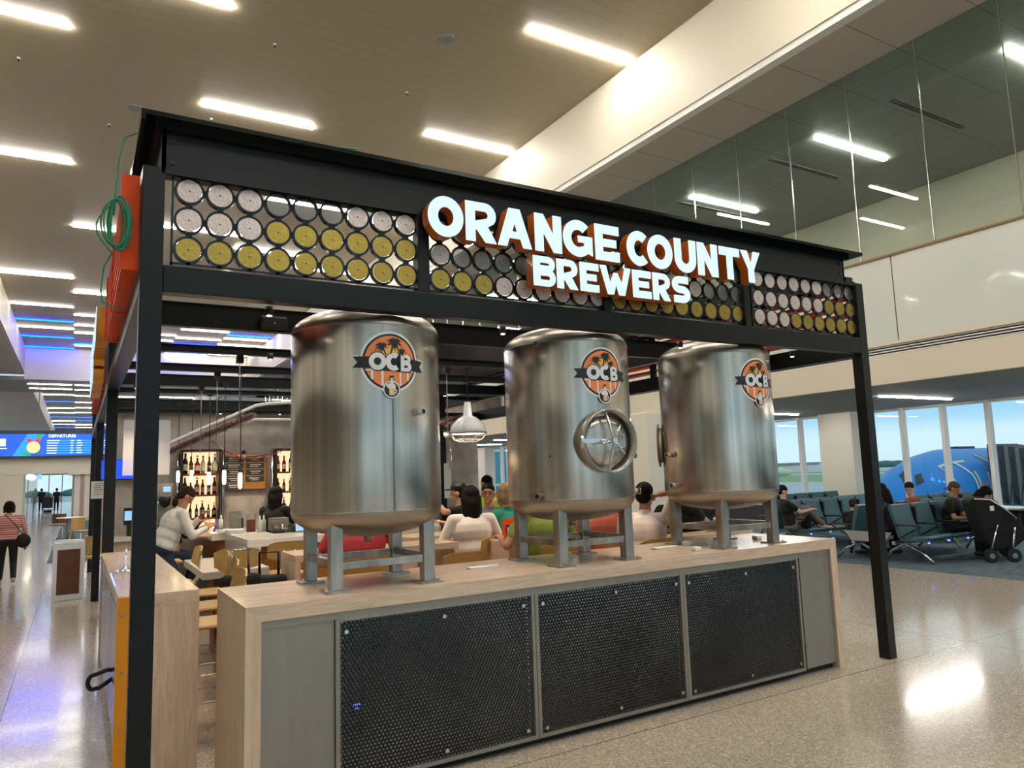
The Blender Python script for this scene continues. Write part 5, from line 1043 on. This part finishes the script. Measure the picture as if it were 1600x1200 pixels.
G().box(9.5, 12, -.3, .3, 2.78, 2.95).make('antenna_fairing', 'plane_dark', ap, .08)
airliner('airliner', 'distant yellow-tailed airliner far across the airfield', (262, 262, -2.2), 2.2, 2.2, 30, 'logo_yellow'); airliner('airliner', 'distant white airliner beside the far trees', (300, 235, -2.2), 2.6, 2.2, 32, 'white')
jb = thing('jet_bridge', 'white jet bridge with a grey accordion hood at the right edge', 'jet bridge', (0, 0, 0))
g = G(); g.add([(44.5, 12.0, -.9), (47, 14.0, -.9), (58, 22.4, -.9), (56.6, 24.2, -.9), (44.5, 12.0, 2.3), (47, 14.0, 2.3), (58, 22.4, 2.3), (56.6, 24.2, 2.3)], [(0, 1, 2, 3), (7, 6, 5, 4), (0, 4, 5, 1), (1, 5, 6, 2), (2, 6, 7, 3), (3, 7, 4, 0)])
G().box(51, 56, 9.0, 15.0, -.6, 2.2).make('tunnel', 'white', jb); G().box(55.2, 60.5, 14.5, 20.5, -.8, 2.2).make('cab', 'white', jb, .1)
for k in range(9): G().box(54.9 + .12 * (k % 2), 58.6 - .12 * (k % 2), 20.5 + k * .34, 20.84 + k * .34, -1.6, 2.1 + .06 * k).make('hood_fold', 'grey' if k % 2 else 'dark_grey', jb)
for k in range(4): G().tube([(54.8, 20.7 + k * .7, 1.6), (54.6, 20.6 + k * .7, .2), (54.7, 21.0 + k * .7, -1.9), (54.9, 21.4 + k * .7, -.9)], .05, 6).make('hose', 'dark_grey', jb)
G().cyl((57, 15.5, ZA), (57, 15.5, -.6), .4, n=12).make('support_column', 'grey', jb); G().box(55.17, 55.2, 16.5, 17.4, -.2, 1.0).make('window', 'window_dark', jb)
tb = thing('glass_terminal', 'cyan glazed terminal wing seen through the far windows', 'building', (36, 62, ZA)); G().box(0, 40, 0, 14, 0, 16).make('glazed_block', 'plane_cyan', tb)
for k in range(14): G().box(-.2 + 0, 0, k * 1.0, k * 1.0 + .12, 0, 16).make('fin', 'white', tb)
for k in range(26): G().box(k * 1.6, k * 1.6 + .18, -.15, 0, 0, 16).make('fin', 'white', tb)
for z in (5, 8.5, 12): G().box(-.1, 40, -.1, 0, z, z + .25).make('floor_band', 'white', tb)
eg = thing('service_hut', 'low white service hut outside near the window left of the column', 'hut', (40, 34, ZA)); G().box(0, 6, 0, 5, 0, 3.6).make('hut', 'white', eg); G().box(-.02, 0, 1, 2.4, 0, 2.6).make('door', 'window_dark', eg)

# ================================================================== PEOPLE
def ik(a, b, l1, l2, pole):
    a, b, pole = Vector(a), Vector(b), Vector(pole); d = b - a; L_ = min(d.length, (l1 + l2) * .999); dn = d.normalized(); b = a + dn * L_
    x = (l1 * l1 - l2 * l2 + L_ * L_) / (2 * L_); h = sqrt(max(0, l1 * l1 - x * x)); p = (pole - dn * pole.dot(dn)).normalized()
    return a + dn * x + p * h, b
def person(label, loc, yaw, hip=.95, fwd=0., side=0., hyaw=0., hpitch=0., hands=None, feet=None, skin='skin_mid', top='white', bottom='jeans', hair='hair_black', style='short', sleeve='short', h=1.0, vox=.011, shoes='black', legs='long', twist=0., glasses=False, cap_=None, kneepole=(0, 1, .2), head_at=None, fat=1.1):
    t = thing('person', label, 'person', loc, yaw); t.scale = (h, h, h)
    P = Vector((0, 0, hip)); d = Vector((sin(side), sin(fwd), cos(fwd) * cos(side))).normalized(); rx = Vector((cos(twist), sin(twist), 0)); rx = (rx - d * rx.dot(d)).normalized(); fw = d.cross(rx) * -1
    fw = rx.cross(d) * -1 if rx.cross(d).y < 0 else rx.cross(d)
    waist = P + d * .14; chest = P + d * .33; neck = P + d * .50; hc_ = neck + (d * .55 + Vector((0, 0, .45))).normalized() * .165 + fw * .02
    if head_at: q_ = Matrix.Rotation(yaw, 3, 'Z') @ Vector((hc_.x * h, hc_.y * h, 0)); t.location = (head_at[0] - q_.x, head_at[1] - q_.y, 0)
    hr = Matrix.Rotation(hyaw + twist, 3, 'Z') @ Matrix.Rotation(hpitch, 3, 'X')
    hd = lambda v: hc_ + hr @ Vector(v)
    sh = [chest + d * .12 - rx * .165 * fat, chest + d * .12 + rx * .165 * fat]; hp = [P - rx * .09, P + rx * .09]
    hands = hands or [(-.25, .05, hip - .12), (.25, .05, hip - .12)]; feet = feet or [(-.1, 0, .08), (.1, 0, .08)]
    el = []; wr = []
    for i in (0, 1):
        pole = Vector(((-1, 1)[i] * .5, -.6, -.6)); e_, w_ = ik(sh[i], hands[i], .285, .25, pole); el.append(e_); wr.append(w_)
    kn = []; an = []
    for i in (0, 1): k_, a_ = ik(hp[i], feet[i], .43, .42, kneepole); kn.append(k_); an.append(a_)
    tr = Matrix((rx, fw, d)).transposed()
    def remesh(o, v=vox, sm=2):
        m_ = o.modifiers.new('surface', 'REMESH'); m_.mode = 'VOXEL'; m_.voxel_size = v; m_.use_smooth_shade = True
        s_ = o.modifiers.new('soften', 'SMOOTH'); s_.iterations = sm; s_.factor = .5
    # body
    g = G(); g.ell(P + d * .02, (.155, .11, .13), rot=tr); g.ell(waist, (.135, .095, .15), rot=tr); g.ell(chest, (.155, .105, .17), rot=tr); g.cap(sh[0], sh[1], .055, .055); g.cap(chest + d * .12, hc_ - Vector((0, 0, .04)), .062, .052)
    g.ell(hd((0, 0, .025)), (.074, .092, .098), rot=hr); g.ell(hd((0, .018, -.045)), (.056, .068, .065), rot=hr); g.cap(hd((0, .088, .01)), hd((0, .108, -.022)), .009, .013, 8)
    g.ell(hd((0, .072, -.055)), (.028, .02, .012), rot=hr); g.ell(hd((0, .07, -.09)), (.025, .022, .02), rot=hr); g.ell(hd((0, .078, .045)), (.05, .016, .012), rot=hr)
    for s in (-1, 1): g.ell(hd((s * .077, -.005, -.005)), (.011, .02, .03), rot=hr)
    for i in (0, 1):
        g.cap(sh[i], el[i], .048, .038); g.cap(el[i], wr[i], .038, .026); g.cap(hp[i], kn[i], .082, .055); g.cap(kn[i], an[i], .055, .036)
        fa_ = (wr[i] - el[i]).normalized(); sd = fa_.cross(Vector((0, 0, 1))); sd = sd.normalized() if sd.length > .1 else Vector((1, 0, 0)); dn = fa_.cross(sd); dn = dn if dn.z < 0 else -dn
        pc_ = wr[i] + fa_ * .05; g.ell(pc_, (.04, .05, .018), rot=Matrix((sd, fa_, dn)).transposed())
        for q, ln in zip((-1.4, -.5, .45, 1.35), (.062, .074, .07, .055)):
            b0 = wr[i] + fa_ * .085 + sd * .02 * q * .9; b1 = b0 + fa_ * ln * .5 + dn * .012; b2 = b1 + fa_ * ln * .35 + dn * .028; g.cap(b0, b1, .0095, .009, 8); g.cap(b1, b2, .009, .0075, 8)
        ts = sd * (1 if i == 0 else -1); b0 = wr[i] + fa_ * .03 + ts * .028; b1 = b0 + fa_ * .03 + ts * .02 + dn * .01; b2 = b1 + fa_ * .03 + dn * .01; g.cap(b0, b1, .012, .011, 8); g.cap(b1, b2, .011, .009, 8)
        ff = Vector((feet[i][0] - 0, 1, 0)).normalized() * 0 + Vector((0, 1, 0)); g.cap(an[i] - Vector((0, .02, .03)), an[i] + Vector((0, .14, -.05)), .035, .028)
    o = g.make('body', skin, t, fix=False); remesh(o, min(vox, .0095), 1)
    # clothes
    g = G(); g.ell(P + d * .05, (.168 * fat, .122 * fat, .13), rot=tr); g.ell(waist + d * .02, (.155 * fat, .118 * fat, .16), rot=tr); g.ell(chest, (.175 * fat, .125 * fat, .175), rot=tr); g.cap(sh[0] + d * .0, sh[1], .064, .064); g.cap(chest + d * .1, neck - d * .01, .085, .068)
    for i in (0, 1):
        e2 = el[i] if sleeve == 'long' else sh[i].lerp(el[i], .62 if sleeve == 'short' else .1); g.cap(sh[i], e2, .062, .056 if sleeve != 'long' else .05)
        if sleeve == 'long': g.cap(el[i], el[i].lerp(wr[i], .86), .05, .036)
    o = g.make('shirt', top, t, fix=False); remesh(o)
    g = G(); g.ell(P, (.165 * fat, .125 * fat, .12), rot=tr)
    for i in (0, 1):
        if legs == 'long': g.cap(hp[i], kn[i], .094, .068); g.cap(kn[i], an[i] + (kn[i] - an[i]) * .08, .068, .052)
        else: g.cap(hp[i], hp[i].lerp(kn[i], .8), .097, .085)
    o = g.make('trousers', bottom, t, fix=False); remesh(o)
    if shoes:
        g = G()
        for i in (0, 1): g.cap(an[i] - Vector((0, .03, .035)), an[i] + Vector((0, .15, -.05)), .045, .036)
        o = g.make('shoes', shoes, t, fix=False); remesh(o)
    # hair
    g = G()
    if style == 'short': g.ell(hd((0, -.012, .055)), (.082, .098, .082), rot=hr); g.ell(hd((0, -.045, .0)), (.078, .062, .07), rot=hr)
    elif style == 'bald': g.ell(hd((0, -.035, .02)), (.081, .075, .075), rot=hr)
    elif style == 'bob': g.ell(hd((0, -.015, .05)), (.095, .108, .09), rot=hr); g.ell(hd((0, -.05, -.02)), (.098, .075, .09), rot=hr); [g.cap(hd((s * .078, -.0, .02)), hd((s * .08, -.02, -.09)), .03, .022) for s in (-1, 1)]
    elif style == 'long':
        g.ell(hd((0, -.018, .05)), (.095, .108, .09), rot=hr); g.ell(hd((0, -.055, -.03)), (.10, .075, .11), rot=hr); g.cap(hd((0, -.06, -.05)), hd((0, -.085, -.24)), .09, .055); [g.cap(hd((s * .07, -.03, .0)), hd((s * .075, -.06, -.2)), .045, .03) for s in (-1, 1)]
    o = g.make('hair', hair, t, fix=False); remesh(o, .009, 1)
    if style in ('long', 'bob') or True:
        g = G(); [g.ell(hd((s * .03, .082, .018)), (.010, .007, .0065), 8, rot=hr) for s in (-1, 1)]; g.make('eyes', 'eye', t, fix=False)
        g = G().ell(hd((0, .087, -.055)), (.022, .006, .005), 8, rot=hr); g.make('lips', 'lip', t, fix=False)
    if glasses:
        g = G()
        for s in (-1, 1): g.tube([hd((s * .032 + .024 * cos(2 * pi * k / 16), .094, .016 + .017 * sin(2 * pi * k / 16))) for k in range(16)], .003, 6, closed=True); g.tube([hd((s * .056, .092, .02)), hd((s * .08, .0, .02))], .0025, 6)
        g.tube([hd((-.01, .096, .02)), hd((.01, .096, .02))], .0025, 6); g.make('glasses', 'black', t)
    if cap_: g = G(); g.ell(hd((0, -.005, .075)), (.09, .105, .075), rot=hr); g.ell(hd((0, .11, .05)), (.06, .07, .012), rot=hr); g.make('cap', cap_, t, fix=False)
    return t
S2 = lambda l, r: [l, r]
sit = [(-.13, .42, .12), (.13, .42, .12)]
bsit = [(-.13, .30, .30), (.13, .30, .30)]      # feet on the foot rail of a bar stool
mat('white_shirt', 'e4ddd6', .85, bump=.12, noise=(7, .05, (1, 1, 1))); mat('pink_shirt', 'dfcfc8', .85, bump=.12, noise=(7, .05, (1, 1, 1))); mat('teal_top', '0f7a66', .85, bump=.12); mat('green_polo', '7d8a3c', .85, noise=(40, .08, (1, 1, 1)), bump=.1); mat('salmon_shirt', 'a04e40', .85, bump=.1); mat('coral_shirt', 'b53a42', .85, bump=.2)
mat('rust_shirt', '8c3f1c', .85, bump=.1); mat('grey_shirt', '5f6266', .85, bump=.1); mat('navy', '121726', .85, bump=.1); mat('olive', '2f3628', .85, bump=.1); mat('grey_pants', '63605c', .85, bump=.1); mat('hi_vis', 'b8d820', .7)
person('woman walking away in a pink and tan striped sweater, left concourse', (-1.72, 13.4, 0), .05, hip=.86, hands=[(-.30, .05, .80), (.30, .05, .80)], feet=[(-.11, .08, .08), (.12, -.22, .12)], skin='skin_mid', top='shirt_stripe', bottom='black_cloth', hair='hair_black', style='bob', sleeve='long', h=.90, shoes='grey', head_at=(-1.82, 12.4), fat=1.3)
cbag = thing('crossbody_bag', 'black crossbody bag on the walking woman in stripes', 'bag', (-1.58, 12.32, .76)); G().ell((0, 0, 0), (.12, .1, .13)).make('body', 'black_cloth', cbag); G().tube([(0, -.02, .1), (-.12, -.10, .30), (-.30, -.08, .50)], .010, 6).make('strap', 'black', cbag)
person('man in a white sweatshirt leaning over his food at the bar', (.36, 6.15, 0), -pi / 2 + .12, hip=.93, fwd=.42, hpitch=-.75, hands=[(-.10, .46, 1.28), (.16, .48, 1.16)], feet=[(-.12, .18, .14), (.12, .05, .10)], skin='skin_mid', top='white_shirt', bottom='jeans', hair='hair_brown', sleeve='long', head_at=(.38, 5.75), fat=1.25)
person('man in navy seated at the bar behind the man in white sweatshirt', (.42, 7.0, 0), -pi / 2, hip=.80, fwd=.3, hpitch=-.6, hands=[(-.1, .45, 1.15), (.14, .5, 1.12)], feet=bsit, skin='skin_mid', top='navy', bottom='jeans', hair='hair_brown', sleeve='long', head_at=(.43, 6.75))
person('bartender with long black hair and black T-shirt, facing away', (1.62, 6.25, 0), -.75, hip=.92, fwd=.1, hands=[(-.2, .35, 1.0), (.30, .38, 1.0)], skin='skin_light', top='black_cloth', bottom='black_cloth', hair='hair_black', style='long', h=.95, head_at=(1.58, 6.25))
person('person in a coral red shirt seated with back turned, behind left tank', (1.30, 2.0, 0), -.35, hip=.80, fwd=.25, hpitch=-.2, hands=[(-.25, .4, 1.1), (.25, .4, 1.1)], feet=bsit, top='coral_shirt', bottom='olive', hair='hair_brown', h=1.02, fat=1.25)
person('woman in a cream sweater with long dark hair, seen from behind', (3.12, 3.55, 0), -.2, hip=.79, fwd=.12, hyaw=.15, hands=[(-.20, .30, 1.08), (.22, .30, 1.08)], feet=bsit, skin='skin_light', top='white_shirt', bottom='olive', hair='hair_black', style='long', sleeve='long', head_at=(2.72, 2.72), fat=1.2)
person('person in a black cap and black top raising a hand, behind woman in cream', (3.12, 4.55, 0), .9, hip=.80, fwd=.05, hands=[(-.32, .28, 1.42), (.2, .3, 1.1)], feet=bsit, skin='skin_light', top='black_cloth', bottom='black_cloth', hair='hair_black', cap_='black', head_at=(3.30, 4.15))
person('man with glasses and grey jacket looking back', (3.62, 4.05, 0), pi - .9, hip=.79, fwd=.02, hyaw=.35, hands=[(-.2, .3, 1.0), (.25, .25, .95)], feet=bsit, skin='skin_mid', top='grey_shirt', bottom='black_cloth', hair='hair_black', sleeve='long', glasses=True, head_at=(3.45, 3.66))
person('worker in a hi-vis vest with dark hair behind the man with glasses', (4.35, 5.7, 0), .3, hip=.93, fwd=0, top='hi_vis', bottom='navy', hair='hair_black', h=.97, vox=.014, head_at=(4.50, 5.62))
person('blond woman in a teal cardigan holding her hand to her mouth', (3.42, 3.2, 0), -.9 + pi * .35, hip=.79, fwd=.05, hyaw=-.5, hands=[(-.2, .3, 1.05), (.06, .18, 1.42)], feet=bsit, skin='skin_light', top='teal_top', bottom='olive', hair='hair_blond', style='bob', sleeve='long', head_at=(3.40, 3.16))
person('man in an olive green polo seated with back turned', (2.92, 1.60, 0), -.25, hip=.79, fwd=.3, hpitch=-.2, hands=[(-.36, .25, 1.08), (.25, .4, 1.1)], feet=bsit, skin='skin_mid', top='green_polo', bottom='navy', hair='hair_grey', h=1.02, fat=1.25)
person('person in a salmon shirt seated with back turned beside the green polo', (3.72, 1.78, 0), -.5, hip=.79, fwd=.32, hands=[(-.3, .35, 1.08), (.25, .4, 1.1)], feet=bsit, skin='skin_tan', top='salmon_shirt', bottom='black_cloth', hair='hair_black', h=1.0, fat=1.2)
person('man in a white T-shirt resting his head on one hand', (3.68, 1.10, 0), -1.0, hip=.79, fwd=.20, hyaw=-.1, hands=[(-.15, .36, 1.1), (.12, .22, 1.45)], feet=bsit, skin='skin_mid', top='pink_shirt', bottom='navy', hair='hair_black', head_at=(3.79, 1.24), fat=1.2)
person('person in a black T-shirt reclining with one leg stretched on the bench', (4.9, 1.85, 0), -1.1, hip=.92, fwd=-.75, hyaw=.1, hands=[(-.28, -.05, 1.06), (.15, .2, 1.10)], feet=[(-.05, .80, .98), (.12, .55, .60)], skin='skin_light', top='black_cloth', bottom='black_cloth', hair='hair_brown', legs='short', shoes=None)
# hold room people
person('man in a black polo seated in the near gate row, looking at his lap', (12.55, 3.15, 0), pi + .25, hip=.50, fwd=.15, hyaw=.1, hpitch=-.45, hands=[(-.08, .38, .66), (.14, .36, .66)], feet=sit, skin='skin_mid', top='black_cloth', bottom='navy', hair='hair_grey', head_at=(12.44, 3.12), fat=1.2)
person('person with long black hair bent over behind the folded stroller', (12.75, 2.55, 0), pi + .6, hip=.50, fwd=.35, hpitch=-.7, hands=[(-.1, .38, .6), (.14, .36, .6)], feet=sit, skin='skin_light', top='black_cloth', bottom='black_cloth', hair='hair_black', style='long', h=.95, head_at=(12.62, 2.70))
person('person in a rust orange T-shirt seated on the far side of the near row', (11.95, 4.25, 0), .9, hip=.50, fwd=.1, hyaw=1.0, hpitch=-.35, hands=[(-.25, .30, .62), (.2, .3, .62)], feet=sit, skin='skin_light', top='rust_shirt', bottom='navy', hair='hair_black', head_at=(12.25, 3.80), fat=1.2)
person('small boy in a black T-shirt seated near the corner post', (11.3, 5.2, 0), -1.0, hip=.52, fwd=.1, hyaw=-.2, hpitch=-.2, hands=[(-.08, .34, .70), (.12, .34, .70)], feet=sit, skin='skin_light', top='black_cloth', bottom='navy', hair='hair_brown', h=.78, head_at=(11.29, 4.30))
person('person half hidden by the corner post with an arm over the seat', (11.3, 4.3, 0), .3, hip=.50, fwd=.15, hpitch=-.3, hands=[(.2, .25, .70), (.30, .05, .60)], feet=sit, skin='skin_light', top='black_cloth', bottom='navy', hair='hair_black', style='long', head_at=(11.68, 4.0))
person('woman with feet up on the seat and headphones, behind the right tank', (10.75, 5.45, 0), -2.1, hip=.50, fwd=-.25, hpitch=-.3, hands=[(-.15, .32, .80), (.15, .34, .80)], feet=[(-.08, .55, .50), (.10, .58, .50)], skin='skin_light', top='black_cloth', bottom='grey_pants', hair='hair_black', shoes=None, kneepole=(0, .3, 1), head_at=(11.12, 5.68))
person('person in dark clothes seated beyond the right tank legs', (9.9, 6.6, 0), 2.6, hip=.50, fwd=.1, hands=[(-.15, .32, .70), (.15, .34, .70)], feet=sit, skin='skin_light', top='navy', bottom='navy', hair='hair_black')
person('tiny silhouette of a person walking at the far end window', (-1.98, 58.7, 0), 0, hip=.93, top='navy', bottom='black_cloth', vox=.03, hair='hair_black'); person('tiny person with a trolley at the far end of the concourse', (-2.95, 60, 0), 0, hip=.93, top='navy', bottom='navy', vox=.03)
person('dark-haired person standing far off between the tanks', (6.1, 8.9, 0), .5, hip=.93, top='black_cloth', bottom='black_cloth', vox=.018, head_at=(8.2, 10.6))
tr_ = thing('cleaning_trolley', 'dark trolley beside the tiny far person', 'trolley', (-2.5, 59, 0)); G().box(-.3, .3, -.3, .3, .3, 1.1).make('bin', 'black', tr_, .03); G().box(-.32, .32, -.32, .32, .12, .2).make('base', 'grey', tr_); G().cyl((-.25, -.2, .06), (.25, -.2, .06), .06, n=10).make('wheel', 'black', tr_)
